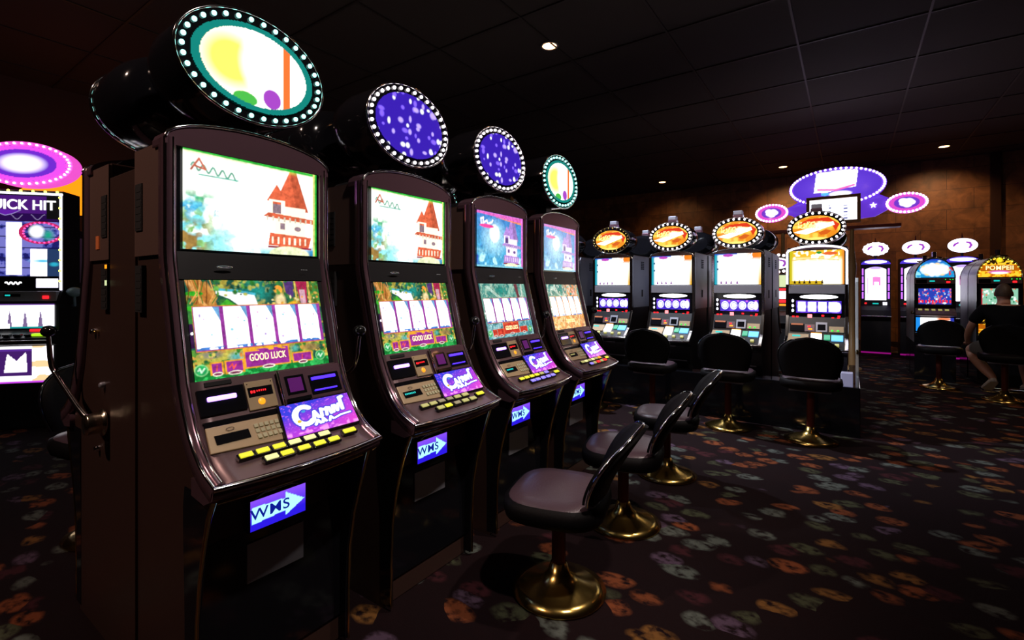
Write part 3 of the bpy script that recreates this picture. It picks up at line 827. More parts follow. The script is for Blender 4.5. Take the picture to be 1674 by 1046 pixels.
    so = art_obj('belly_sign', art_mesh('belly_sign_art', a, lambda u, v: (-.098 + .196 * u, -.150, .575 + .10 * v), 1.2), r_)
    MB().box(-.102, .102, -.1495, -.128, .571, .679).build('sign_box', M['black'], so)
    text('lettering', 'WMS', .05, M['textcyan'], so, Matrix.Translation((-.03, -.1508, .626)) @ Matrix.Rotation(R(90), 4, 'X'), 1.1, .0004, 0, 1.15)
    MB().box(-.10, .10, -.134, -.128, .40, .53).build('payout_plate', M['steel'], r_)
    # pull handle on the right-hand side
    hd = empty('pull_handle'); hd.parent = r_
    h = MB(); h.T = Matrix.Translation((.282, .235, .862)) @ Matrix.Rotation(R(90), 4, 'Y')
    h.lathe([(.050, 0), (.052, .006), (.040, .010), (.040, .014), (.040, .052), (.037, .058), (.0, .059)], 28); h.build('hub', M['nickel'], hd)
    HP = [(.325, .235, .875), (.342, .17, .92), (.362, -.05, 1.03), (.368, -.075, 1.055), (.372, -.085, 1.10), (.374, -.095, 1.18)]
    MB().tube(HP, [.011, .010, .009, .009, .009, .008], 12).build('arm', M['chrome'], hd)
    b = MB(); b.ellipsoid((.374, -.097, 1.203), (.026, .026, .024), 20, 12); b.build('knob', M['ball'], hd)
    # oval topper on a short stem
    MB().box(-.04, .04, .10, .20, 1.90, 1.99).build('topper_stem', M['black'], r_)
    dr = MB(); rings = []
    for yy, k in ((.33, .55), (.32, .80), (.28, .93), (.20, 1.0), (.03, 1.0), (.0, .97)):
        rings.append([(.265 * k * math.cos(t), yy, 2.173 + .195 * k * math.sin(t)) for t in np.linspace(0, 2 * PI, 41)[:-1]])
    dr.smooth = True; dr.loft(rings); tpd = fixn(dr.build('topper', M['gloss'], r_))
    oval_face(tpd, 'topper_face', ART['topper'], 0, -.004, 2.173, .22, .155)
    bulbs(tpd, 0, -.006, 2.173, .243, .173, 34, .0085, M['tealbulb'])
    rim = MB(); rim.tube([(.265 * math.cos(t), -.003, 2.173 + .195 * math.sin(t)) for t in np.linspace(0, 2 * PI, 49)], .005, 8); rim.build('topper_rim', M['chrome'], tpd)
    return r_


OVAL_CACHE = {}


def oval_face(parent, name, art, cx, y, cz, rx, rz, st=1.0):
    k = (id(art), cx, y, cz, rx, rz)
    if k not in OVAL_CACHE:
        msk = ((art.X - .5) ** 2 + (art.Y - .5) ** 2) <= .25
        OVAL_CACHE[k] = art_mesh(name + '_art', art, lambda u, v: (cx + rx * (2 * u - 1), y - .004 * (1 - (2 * u - 1) ** 2), cz + rz * (2 * v - 1)), st, msk)
    return art_obj(name, OVAL_CACHE[k], parent)


def bulbs(parent, cx, y, cz, rx, rz, n, r, m, name='bulb_ring'):
    b = MB()
    for i in range(n):
        t = 2 * PI * i / n
        b.ellipsoid((cx + rx * math.cos(t), y, cz + rz * math.sin(t)), (r, r, r), 8, 5)
    o = b.build(name, m, parent); o['kind'] = 'stuff'
    return o


M['dpg'] = mat('dull_purple_glass', (.1, .02, .12), 0, .2, .35, '#6a1a80')
ART = {}
ART['top_day'] = top_art_day(); ART['top_blue'] = top_art_blue(); ART['top_blue2'] = top_art_blue(pale=.18)
ART['main_day'] = main_art('day'); ART['main_cool'] = main_art('cool'); ART['main_warm'] = main_art('warm')
ART['lcd'] = lcd_art()
a = Art(130, 100, (1.8, 1.8, 1.6)); a.ell(.3, .5, .3, .4, '#ffe860', 1.5, .5); a.ell(.55, .55, .22, .4, (2, 2, 2), 1, .5); a.rect(.72, .78, .1, .9, '#ff7030', 1.3); a.ell(.62, .2, .08, .12, '#b04ad0'); a.ell(.4, .12, .1, .08, '#50c850'); a.ring(.5, .5, .47, .47, .08, '#0a8a80', 1)
ART['topper'] = a
a = Art(130, 100, '#3a1cb8'); a.speck(60, 4, ['#b8a0ff', '#8060ff', '#ffffff'], 0, 1, 0, 1, (.03, .05), 1.4)
ART['topper_violet'] = a

A = curved_machine()
FX = -1.765
A.location = (FX, .9025, 0); A.rotation_euler = (0, 0, R(90))
TD = bpy.data.meshes['top_screen_day']; MD = bpy.data.meshes['main_screen_day']


def swapped(me, name, art):
    m2 = me.copy(); m2.name = name
    h, w = art.h, art.w
    if (h * w) != len(m2.vertices):
        # resample to the mesh resolution
        src = TD_ART if me is TD else MD_ART
        iy = np.linspace(0, h - 1, src.h).round().astype(int); ix = np.linspace(0, w - 1, src.w).round().astype(int)
        arr = art.a[iy][:, ix]
    else: arr = art.a
    col = np.ones((len(m2.vertices), 4)); col[:, :3] = arr.reshape(-1, 3)
    m2.color_attributes['art'].data.foreach_set('color', col.ravel())
    return m2


TD_ART, MD_ART = ART['top_day'], ART['main_day']
TB = swapped(TD, 'top_screen_blue', ART['top_blue']); TB2 = swapped(TD, 'top_screen_pale_blue', ART['top_blue2'])
MC = swapped(MD, 'main_screen_cool', ART['main_cool']); MW = swapped(MD, 'main_screen_warm', ART['main_warm'])
B_ = copy_tree(A); B_.location = (FX, 1.6525, 0)
Cc = copy_tree(A, None, {TD.name: TB, MD.name: MC}); Cc.location = (FX, 2.4025, 0)
D_ = copy_tree(A, None, {TD.name: TB2, MD.name: MW}); D_.location = (FX, 3.1525, 0)
g1 = 'curved slot machines in the near row'
tag(A, 'nearest curved slot machine with red-roofed tower on its cut-off top screen', 'slot machine', g1)
tag(B_, 'second curved slot machine, whole red-roofed tower screen and green GOOD LUCK scene', 'slot machine', g1)
tag(Cc, 'curved slot machine with blue tower screen and red plaque under its reels', 'slot machine', g1)
tag(D_, 'last and smallest curved slot machine of the near row, orange-tinted reel screen', 'slot machine', g1)


def recolor(root, part, fn):
    for ch in root.children_recursive:
        if ch.name.split('.')[0] == part: fn(ch)


# small differences between the machines of the row
def teal_display(root, m='tealled'):
    for ch in root.children_recursive:
        if ch.name.split('.')[0] == 'card_reader_panel':
            kz = seg_n(.952, .886); b = MB()
            for i in range(7): patch(b, rp(-.222 + i * .009, -.216 + i * .009, .919, .913), .010, .0112, kz)
            fixn(b.build('display_digits', M[m], ch))


teal_display(B_); teal_display(Cc); teal_display(D_, 'dimyellow')


def cap_mats(root, seq):
    caps = [c for c in root.children_recursive if c.name.split('.')[0] == 'button_cap']
    for i, c in enumerate(caps):
        me = c.data.copy(); me.materials[0] = M[seq[i % len(seq)]]; c.data = me


cap_mats(B_, ['dimyellow', 'dimyellow', 'key', 'key', 'dimyellow', 'dimyellow', 'dimyellow', 'yellow', 'key', 'dimyellow', 'dimyellow', 'yellow'])
cap_mats(Cc, ['yellow', 'yellow', 'yellow', 'yellow', 'dimyellow', 'bluebtn', 'bluebtn', 'bluebtn', 'bluebtn', 'bluebtn', 'bluebtn', 'yellow'])
cap_mats(D_, ['dimyellow', 'paleyellow', 'dimyellow', 'paleyellow', 'dimyellow', 'orange', 'bluebtn', 'dimyellow', 'redled', 'dimyellow', 'redled', 'yellow'])
VF = art_mesh('violet_topper_art', ART['topper_violet'], lambda u, v: (.22 * (2 * u - 1), -.004 - .004 * (1 - (2 * u - 1) ** 2), 2.173 + .155 * (2 * v - 1)), 1.0, ((ART['topper_violet'].X - .5) ** 2 + (ART['topper_violet'].Y - .5) ** 2) <= .25)
for root in (Cc, B_):
    for ch in root.children_recursive:
        if ch.name.split('.')[0] == 'topper_face': ch.data = VF
        if ch.name.split('.')[0] == 'bulb_ring':
            me = ch.data.copy(); me.materials[0] = M['bulb']; ch.data = me

# back-to-back row: the same cabinets turned round, the first with a pull handle
g2 = 'machines backing onto the near row'
BACKX = -2.60
lbl = ['brown slot machine side with chrome pull handle, back to back with the nearest machine', 'slot machine behind the second curved machine, facing the other aisle',
       'slot machine behind the blue curved machine, facing the other aisle', 'slot machine behind the smallest curved machine, facing the other aisle']
rear = []
for i in range(4):
    o = copy_tree(A); o.location = (BACKX, .9025 + .75 * i, 0); o.rotation_euler = (0, 0, R(-90)); tag(o, lbl[i], 'slot machine', g2); rear.append(o)
rm = rear[0]


def loc_pt(x, y, z):    # world -> rear machine local
    return (-(y - .9025), (x - BACKX), z)


sx = .270
for (x, z, r0, nm, mm) in ((-2.51, 1.205, .012, 'bolt', 'chrome'), (-2.47, 1.205, .006, 'bolt', 'gold'), (-2.40, 1.0, .012, 'lock', 'steel'), (-2.46, .74, .012, 'bolt', 'chrome')):
    q = MB(); q.T = Matrix.Translation(loc_pt(x, .6325, z)) @ Matrix.Rotation(R(90), 4, 'Y'); q.lathe([(r0, 0), (r0, .012), (r0 * .6, .018), (0, .018)], 16); q.build(nm, M[mm], rm)
lc = loc_pt(-2.44, .62, 1.56); MB().box(lc[0] - .012, lc[0] + .0005 - .0, lc[1] - .018, lc[1] + .018, lc[2] - .026, lc[2] + .026).build('side_label', M['label'], rm)
lc = loc_pt(-2.335, .62, 1.42); ks = MB().box(lc[0] - .013, lc[0] + .0, lc[1] - .010, lc[1] + .010, 1.30, 1.475).build('key_strip', M['matte'], rm)
MB().box(lc[0] - .001, lc[0] + .003, lc[1] - .007, lc[1] + .007, 1.455, 1.47).build('key_light', M['orange'], ks)
MB().box(lc[0] - .001, lc[0] + .003, lc[1] - .007, lc[1] + .007, 1.39, 1.41).build('key_light', M['greyled'], ks)

sp_ = MB().box(-2.312, -2.053, .625, 3.44, 0, 1.80).build('bank_divider', M['side'], None, .003)
tag(sp_, 'plain brown spine panel between the back-to-back curved machines', 'panel')

# ------------------------------------------------------------------ upright slots of the middle row (oval topper)
a = Art(130, 70, (2.0, 1.9, 1.7)); ft = Art(130, 70, '#ff9a20')
ft.put(np.clip((vnoise(ft.X, ft.Y, 5, 2, 2) - .4) * 4, 0, 1), '#ffd050', 1.3)
ft.poly([(.02, .62), (.35, .86), (.75, .9), (.98, .6), (.9, .35), (.78, .72), (.4, .74)], '#f03c18'); ft.poly([(.02, .35), (.85, .72), (.88, .58), (.30, .25)], (2, 1.9, 1.6))
ft.put((np.abs(ft.Y - .62) < .14) & (np.abs(ft.X - .38) < .26) & (vnoise(ft.X, ft.Y, 22, 31, 2.2) > .5), '#fff0a0', 1.4); ft.poly([(.55, .30), (.70, .42), (.82, .36), (.72, .22), (.60, .20)], '#e8681c')
ft.ell(.5, .06, .3, .08, '#ffe070', 1.4, .5); ft.ell(.62, .62, .2, .13, (1.8, 1.7, 1.3), 1, .6)
ART['flame'] = ft


def upper_art(hot):
    a = Art(120, 76, (2.0, 2.0, 2.0) if not hot else (1.9, 1.8, 1.2))
    n = vnoise(a.X, a.Y, 14, 8, 1.5)
    if hot:
        a.put(np.clip((a.Y - .66) * 6, 0, 1) * (n > .4), '#ffc830', 1.1); a.put(np.clip((.09 - a.X) * 20, 0, 1), '#e0d020'); a.put(np.clip((a.X - .93) * 20, 0, 1), '#ff9a30')
        a.ell(.55, .93, .05, .04, '#30a040'); a.ell(.75, .90, .14, .05, '#ff7038'); a.line([(.05, .72), (.5, .76), (.9, .70)], .012, '#ffb840'); a.rect(0, .62, 0, .10, '#e8c020')
        xs_ = [.10, .19, .28, .38, .50, .61]; tc = '#302010'
    else:
        a.put(np.clip((.11 - a.X) * 16, 0, 1), '#20b0c8'); a.put(np.clip((a.Y - .93) * 18, 0, 1) * (a.X < .5), '#3060d8'); a.ell(.30, .94, .12, .05, '#d050d0')
        a.put(np.clip((a.X - .62) * 5, 0, 1) * np.clip((a.Y - .74) * 8, 0, 1) * (n > .3), '#ff8a28', 1.1); a.put(np.clip((a.X - .90) * 14, 0, 1) * np.clip(1.1 - a.Y, 0, 1), '#ffc040', 1.1)
        for z in (.5, .75): a.ell(.07, z, .02, .035, '#0a5080')
        xs_ = [.15, .26, .37, .50]; tc = '#8a3aa0'
    for x in xs_: a.poly([(x - .025, .02), (x, .15), (x + .025, .02)], tc)
    return a


ART['up'] = upper_art(False); ART['uphot'] = upper_art(True)


def reel_art(kind):
    a = Art(110, 44, '#3a22c8')
    W = (1.9, 1.9, 2.1)
    a.put(np.clip(vnoise(a.X, a.Y, 6, kind, 2.4) - .3, 0, 1), '#8a50ff', 1.3)
    for i in range(4):
        a.ell(.13 + .23 * i, .5, .105, .40, W, 1, .2)
        if kind != 4: a.ring(.13 + .23 * i + .01 * (i % 2), .5, .07, .26, .12, '#6a60e8'); a.ell(.245 + .23 * i, .9, .03, .08, '#e060e8', 1.2)
        else: a.rect(.04 + .23 * i, .22 + .23 * i, .10, .92, W)
    a.ell(.93, .5, .07, .42, W, 1, .3)
    return a


for k in (1, 2, 3, 4): ART['reel%d' % k] = reel_art(k)


def upright_machine():
    r_ = empty('upright_slot_machine'); hw = .268
    prof = [(.60, 0), (.60, 1.80), (.05, 1.80), (.0, 1.74), (.0, 1.10), (-.10, .90), (-.24, .80), (-.25, .765), (-.12, .72), (-.06, .50), (-.06, 0)]
    fixn(MB().prism_x(prof, -hw + .012, hw - .012).build('cabinet', M['black'], r_, .008))
    for sx in (-1, 1):
        s_ = MB().prism_x([(.595, 1.14), (.595, 1.79), (.055, 1.79), (.012, 1.74), (.012, 1.14)], sx * (hw - .012), sx * (hw - .002)); so = fixn(s_.build('side_panel', M['steel'], r_, .003))
        v = MB()
        for i in range(2):
            for k in range(5): v.box(min(sx * (hw - .003), sx * (hw + .002)), max(sx * (hw - .003), sx * (hw + .002)), .30 + i * .06, .34 + i * .06, 1.62 + k * .022, 1.634 + k * .022)
        v.box(min(sx * (hw - .003), sx * (hw + .002)), max(sx * (hw - .003), sx * (hw + .002)), .32, .36, 1.27, 1.36); v.build('vent', M['matte'], so)
        f = MB(); f.loft([[(sx * (hw - .030), y, z), (sx * hw, y, z), (sx * hw, y + .03, z + .004), (sx * (hw - .030), y + .03, z + .004)] for y, z in ((-.006, 1.745), (-.008, 1.10), (-.108, .895), (-.248, .795))])
        fixn(f.build('side_trim', M['chrome'], r_, .003))
    arc = [(hw * math.cos(t), 1.745 + .075 * math.sin(t)) for t in np.linspace(0, PI, 13)]
    fixn(MB().prism_y(arc, -.004, .20).build('crown', M['panel'], r_, .003))
    MB().tube([(x, -.007, z) for x, z in arc], .006, 8).build('crown_trim', M['chrome'], r_)
    ux = bpy.data.objects.new('upper_screen', art_mesh('upper_art', ART['up'], lambda u, v: (-.234 + .468 * u, -.010, 1.420 + .342 * v), .9)); C.objects.link(ux); ux.parent = r_
    MB().box(-.240, .240, -.009, .01, 1.414, 1.768).build('upper_surround', M['gloss'], r_)
    MB().box(-.238, .238, -.012, .01, 1.325, 1.413).build('divider_bar', M['steel'], r_, .003)
    MB().box(-.238, .238, -.006, .01, 1.015, 1.325).build('reel_surround', M['gloss'], r_)
    rr = bpy.data.objects.new('reel_window', art_mesh('reel_art_1', ART['reel1'], lambda u, v: (-.175 + .385 * u, -.0085, 1.130 + .122 * v), .95)); C.objects.link(rr); rr.parent = r_
    lb = MB(); lb.ellipsoid((.02, -.008, 1.292), (.165, .006, .022), 30, 8); lb.build('lit_header', M['whitelamp'], r_)
    ll = MB()
    for z in (1.25, 1.20, 1.15): ll.ellipsoid((-.205, -.008, z), (.011, .004, .016), 10, 6)
    ll.build('side_lights', M['rimglow'], r_)
    for u, z in ((-.20, 1.088), (-.165, 1.088), (.056, 1.104), (.19, 1.10), (.185, 1.080), (.14, 1.082)):
        MB().box(u - .011, u + .011, -.009, 0, z - .008, z + .008).build('red_digit', M['redled'], r_)
    MB().box(-.075, -.035, -.010, 0, 1.07, 1.115).build('hot_digit', M['hotred'], r_, .003)
    # control slope, built flat on the slope between z 1.10 and .90
    T = Matrix.Translation((0, 0, 1.10)) @ Matrix.Rotation(-math.atan2(.10, .20), 4, 'X')   # local z runs down the slope

    def sl(name, m, x0, x1, z0, z1, d0=-.012, parent=r_, bev=0):
        b_ = MB(); b_.T = T; b_.box(x0, x1, d0, .003, -z1, -z0); return b_.build(name, m, parent, bev)
    bl = sl('bill_acceptor', M['gloss'], -.225, -.10, .10, .175); sl('bill_lamp', M['label'], -.215, -.11, .095, .112, -.016, bl)
    dsp = sl('display_panel', M['panel'], -.095, -.01, .10, .175); sl('led_digits', M['redled'], -.07, -.045, .115, .132, -.015, dsp, .003); sl('led_digits', M['orange'], -.066, -.03, .142, .158, -.015, dsp, .003)
    cwn = sl('card_window', M['steel'], .0, .095, .075, .175, -.016); sl('card_glass', M['gloss'], .015, .08, .10, .16, -.019, cwn)
    grn = sl('coin_panel', M['beige'], .11, .23, .115, .175); sl('green_light', M['greenled'], .128, .145, .152, .166, -.018, grn, .004); sl('green_light', M['greenled'], .175, .192, .152, .166, -.018, grn, .004)
    # lower slope
    T = Matrix.Translation((0, -.10, .90)) @ Matrix.Rotation(-math.atan2(.14, .10), 4, 'X')
    cr = sl('card_reader_panel', M['beige'], -.235, -.06, -.018, .10); sl('reader_display', M['tealled'], -.20, -.13, .005, .026, -.014, cr)
    sl('lit_ticket', M['whitelamp'], -.04, .05, -.025, .10, -.02, bev=.003); sl('ticket_lamp', M['orange'], -.04, .05, -.036, -.026, -.02)
    sl('small_screen', mat('green_blue_screen', (.1, .3, .3), 0, .2, .9, '#22a070') if 'gbs' not in M else M['gbs'], .07, .12, -.02, .05, -.012)
    sl('small_screen', M['bls'], .13, .225, -.02, .06, -.012)
    bb = MB(); bb.T = T
    for i in range(5): bb.box(-.2 + i * .09, -.165 + i * .09, -.02, .0, -.145, -.115)
    bb.build('deck_buttons', M['dimyellow'], r_, .003)
    MB().tube([(u, -.253 - .02 * (1 - (u / hw) ** 2), .785) for u in np.linspace(-hw, hw, 11)], .011, 8).build('chrome_lip', M['chrome'], r_)
    MB().tube([(-.10, -.135, .715), (-.04, -.145, .715), (.05, -.145, .715), (.09, -.135, .715)], .006, 8).build('belly_handle', M['chrome'], r_)
    MB().box(-.20, .20, -.075, -.055, .54, .68).build('belly_glass', M['steel'], r_, .004)
    # topper
    MB().box(-.05, .05, .08, .16, 1.80, 1.84).build('topper_stem', M['black'], r_)
    dr = MB(); dr.smooth = True
    dr.loft([[(.25 * k * math.cos(t), yy, 1.985 + .165 * k * math.sin(t)) for t in np.linspace(0, 2 * PI, 37)[:-1]] for yy, k in ((.30, .7), (.27, .93), (.20, 1), (-.02, 1), (-.05, .96))])
    tp = fixn(dr.build('topper', M['gloss'], r_))
    oval_face(tp, 'topper_face', ART['flame'], 0, -.054, 1.985, .205, .125, .95)
    bulbs(tp, 0, -.056, 1.985, .229, .146, 26, .011, M['bulb'])
    MB().tube([(.25 * math.cos(t), -.05, 1.985 + .165 * math.sin(t)) for t in np.linspace(0, 2 * PI, 41)], .005, 8).build('topper_rim', M['chrome'], tp)
    cd = MB(); cd.box(-.05, .05, .02, .10, 2.14, 2.19); cd.build('candle_base', M['bezel'], tp, .004); MB().box(-.045, .045, .025, .095, 2.19, 2.235).build('candle', M['steel'], tp, .006)
    return r_


M['gbs'] = mat('green_screen', (.1, .3, .2), 0, .2, .9, '#22a070'); M['bls'] = mat('blue_screen', (.1, .3, .5), 0, .2, 1.2, '#6ac0ff')
E1 = upright_machine()
EY = 5.75
UP = bpy.data.meshes['upper_art']; UH = UP.copy(); UH.name = 'upper_art_gold'
col = np.ones((len(UH.vertices), 4)); col[:, :3] = ART['uphot'].a.reshape(-1, 3); UH.color_attributes['art'].data.foreach_set('color', col.ravel())
RM = {}
for k in (2, 3, 4):
    m_ = bpy.data.meshes['reel_art_1'].copy(); m_.name = 'reel_art_%d' % k
    col = np.ones((len(m_.vertices), 4)); col[:, :3] = ART['reel%d' % k].a.reshape(-1, 3); m_.color_attributes['art'].data.foreach_set('color', col.ravel()); RM[k] = m_
ex = [-2.467, -1.722, -1.005, -.272]
el = ['upright slot machine with unlit oval rim, farthest left beside the curved row', 'upright slot machine with flame oval topper, seen behind the leftmost round chair back',
      'upright slot machine with flame oval topper, third along its row', 'upright slot machine with yellow top screen at the right end of its row']
g3 = 'upright machines with oval flame toppers'
EM = [E1]
for k in (2, 3, 4):
    sw = {'reel_art_1': RM[k]}
    if k == 4: sw['upper_art'] = UH
    EM.append(copy_tree(E1, None, sw))
for o, x, lb_ in zip(EM, ex, el):
    o.location = (x, EY, 0); tag(o, lb_, 'slot machine', g3)
for ch in list(EM[0].children_recursive):      # the first topper has no lit bulbs
    if ch.name.split('.')[0] == 'bulb_ring':
        me = ch.data.copy(); me.materials[0] = M['gold']; ch.data = me
# lit white surround on the yellow one
MB().tube([(x_, -.012, z_) for x_, z_ in [(-.255, 1.42), (-.255, 1.74)] + [(-.255 * math.cos(t), 1.745 + .062 * math.sin(t)) for t in np.linspace(0, PI, 11)] + [(.255, 1.74), (.255, 1.42)]], .010, 8).build('lit_surround', M['rimglow'], EM[3])
# one more at the hidden left end, and the row backing onto them
e0 = copy_tree(E1); e0.location = (-3.20, EY, 0); tag(e0, 'upright slot machine mostly hidden behind the smallest curved machine', 'slot machine', g3)
g4 = 'machines backing onto the upright row'
bl_ = ['black oval topper machine back-facing, showing past the smallest curved machine', 'back-facing machine whose black oval topper shows right of the unlit oval',
       'back-facing machine whose black oval topper shows right of the second flame oval', 'back-facing machine whose black topper shows right of the third flame oval', 'back-facing machine behind the yellow-screen upright machine']
for i, x in enumerate([-3.20] + ex):
    o = copy_tree(E1, None, None, ('bulb_ring',)); o.location = (x, EY + 1.30, 0); o.rotation_euler = (0, 0, PI); tag(o, bl_[i], 'slot machine', g4)

pl = MB().box(-3.6, .085, EY - .245, EY + 1.5, 0, .50)
# plinth is a low base in front of the cabinets' feet
pl = MB(); pl.box(-3.55, .085, EY - .30, EY - .065, 0, .46); pl.box(.0, .085, EY - .065, EY + 1.30, 0, .46)
tag(pl.build('machine_plinth', M['gloss'], None, .006), 'long black plinth along the feet of the upright machine row', 'plinth')
ps = empty('chrome_end_post', (.062, EY - .06, .46), 0, 'tall slim chrome post standing on the right end of the black plinth', 'post')
q = MB(); q.loft([[(-.012, y0 - .02, z), (.012, y0 - .02, z), (.012, y0 + .02, z), (-.012, y0 + .02, z)] for y0, z in ((-.16, .0), (-.05, .45), (.0, .98), (.02, 1.02))]); fixn(q.build('upright', M['post'], ps, .004))
MB().box(-.006, .006, -.12, -.05, .30, .34).build('hook', M['gold'], ps)
wb = MB().box(-.065, .03, -.05, .05, 0, .13).build('ticket_box', mat('pale_lilac_box', (.5, .5, .62), 0, .4, .25, '#b0b0e0'), None, .006); wb.location = (.0, EY - .235, .46)
tag(wb, 'small pale box on the plinth end beside the chrome post', 'box')

# ------------------------------------------------------------------ round-back casino chairs
def make_chair(z_top=.93, seat_z=.56, lean=.05, rim='gloss'):
    r_ = empty('casino_chair')
    s_ = MB(); rings = []
    def sup(rx, ry, z, cy=0, n=28, e=.62):
        return [(rx * math.copysign(abs(math.cos(t)) ** e, math.cos(t)), cy + ry * math.copysign(abs(math.sin(t)) ** e, math.sin(t)), z) for t in np.linspace(0, 2 * PI, n + 1)[:-1]]
    s_.smooth = True
    s_.loft([sup(.19, .18, seat_z - .10), sup(.235, .22, seat_z - .085), sup(.245, .23, seat_z - .05), sup(.24, .225, seat_z - .015), sup(.20, .19, seat_z), sup(.10, .09, seat_z + .006)])
    so_ = fixn(s_.build('seat', M['vinyl'], r_))
    ct = MB(); ct.smooth = True
    ct.loft([sup(.225, .21, seat_z - .012), sup(.215, .20, seat_z), sup(.15, .14, seat_z + .008), sup(.03, .03, seat_z + .011)]); fixn(ct.build('seat_cushion', M['seat'], so_))
    # dished backrest, local -y is the back of the chair; sitter looks along +y
    bk = MB(); bk.smooth = True; H = z_top - seat_z - .02; z0 = seat_z + .02
    def outline(t):   # t 0..1 from bottom to top: half width
        return .19 + .045 * math.sin(min(t, .5) * PI) if t < .5 else .235 * math.sqrt(max(0, 1 - ((t - .5) / .5) ** 2.3))
    rings = []
    for t in np.linspace(0, 1, 15):
        w = max(outline(t), .012); z = z0 + H * t; yb = -.21 - lean * t ** 1.2
        rg = [(u * w, yb + .05 * (u * w / .235) ** 2 - .018, z) for u in np.linspace(-1, 1, 9)] + [(u * w, yb + .05 * (u * w / .235) ** 2 + .026, z) for u in np.linspace(1, -1, 9)]
        rings.append(rg)
    bk.loft(rings); fixn(bk.build('backrest', M['vinyl'], r_))
    fr = MB(); pts = []
    ts = list(np.linspace(0, 1, 15))
    for sx in (1, -1):
        for t in (ts if sx == 1 else ts[::-1]):
            w = max(outline(t), .01) + .006; pts.append((sx * w, -.21 - lean * t ** 1.2 + .05 * (w / .235) ** 2 + .004, z0 + H * t + (.004 if t > .9 else 0)))
    fr.tube(pts, .0085, 8); fr.build('backrest_rim', M[rim], r_)
    MB().tube([(0, 0, .03), (0, 0, seat_z - .10)], .032, 16).build('pedestal', M['pole'], r_)
    MB().lathe([(0, 0), (.21, 0), (.215, .012), (.17, .03), (.09, .055), (.05, .09), (.036, .13), (0, .13)], 32).build('base', M['gold'], r_)
    MB().box(-.16, .16, -.15, .15, seat_z - .115, seat_z - .10).build('seat_plate', M['steel'], r_)
    return r_


ch_hi = make_chair(.945, .58); ch_lo = make_chair(.785, .47, .17, 'chrome')
first = {'hi': ch_hi, 'lo': ch_lo}; used = {'hi': False, 'lo': False}


def put_chair(kind, x, y, rz, label, group):
    if not used[kind]: o = first[kind]; used[kind] = True
    else: o = copy_tree(first[kind])
    o.location = (x, y, 0); o.rotation_euler = (0, 0, R(rz)); tag(o, label, 'chair', group)
    return o


gc = 'round-backed chairs at the upright row'
put_chair('hi', -1.755, 5.17, 0, 'leftmost of the black round-backed chairs seen against the upright machines', gc)
put_chair('hi', -.985, 5.15, 0, 'black round-backed chair between two others before the third upright machine', gc)
put_chair('hi', -.285, 5.12, 0, 'largest black round-backed chair, before the yellow-screen upright machine', gc)
put_chair('hi', -2.50, 5.17, 0, 'black round-backed chair tucked behind the end of the curved row', gc)
put_chair('hi', 1.02, 8.86, 0, 'black round-backed chair before the blue dome-topped machine', 'chairs at the dome-topped machines')
gn = 'low chairs at the curved row'
put_chair('lo', -1.09, 1.93, 104, 'nearest low chair, its chrome rim cut off at the bottom edge', gn)
put_chair('lo', -1.09, 2.70, 104, 'low chair with bright chrome rim, second from the camera', gn)
put_chair('lo', -1.11, 3.58, 103, 'low chair with chrome rim farthest along the curved row', gn)
ga = 'chairs in the left aisle'
put_chair('hi', -3.42, .93, -80, 'near black chair left of the chrome pull handle', ga)
put_chair('hi', -3.55, 1.75, -95, 'farther black chair showing above the near one in the left aisle', ga)

# ------------------------------------------------------------------ tall tower machines at the back
a = Art(60, 90, (2.1, 2.05, 2.2)); a.rect(.36, .74, .44, .70, '#ff8ad8', 1.2); a.rect(.44, .66, .40, .55, (2, 1.9, 2.2)); a.rect(.10, .16, .2, .7, '#e8c8ff', 1.2); a.ell(.5, .98, .5, .1, '#c8a8ff', 1.2, .6)
ART['white_pay'] = a
a = Art(70, 44, (2.2, 2.1, 2.2)); a.line([(.17, .48), (.22, .62), (.32, .72)], .10, '#a838d0'); a.line([(.66, .76), (.77, .70), (.82, .5), (.76, .30)], .10, '#a838d0')
ART['white_oval'] = a


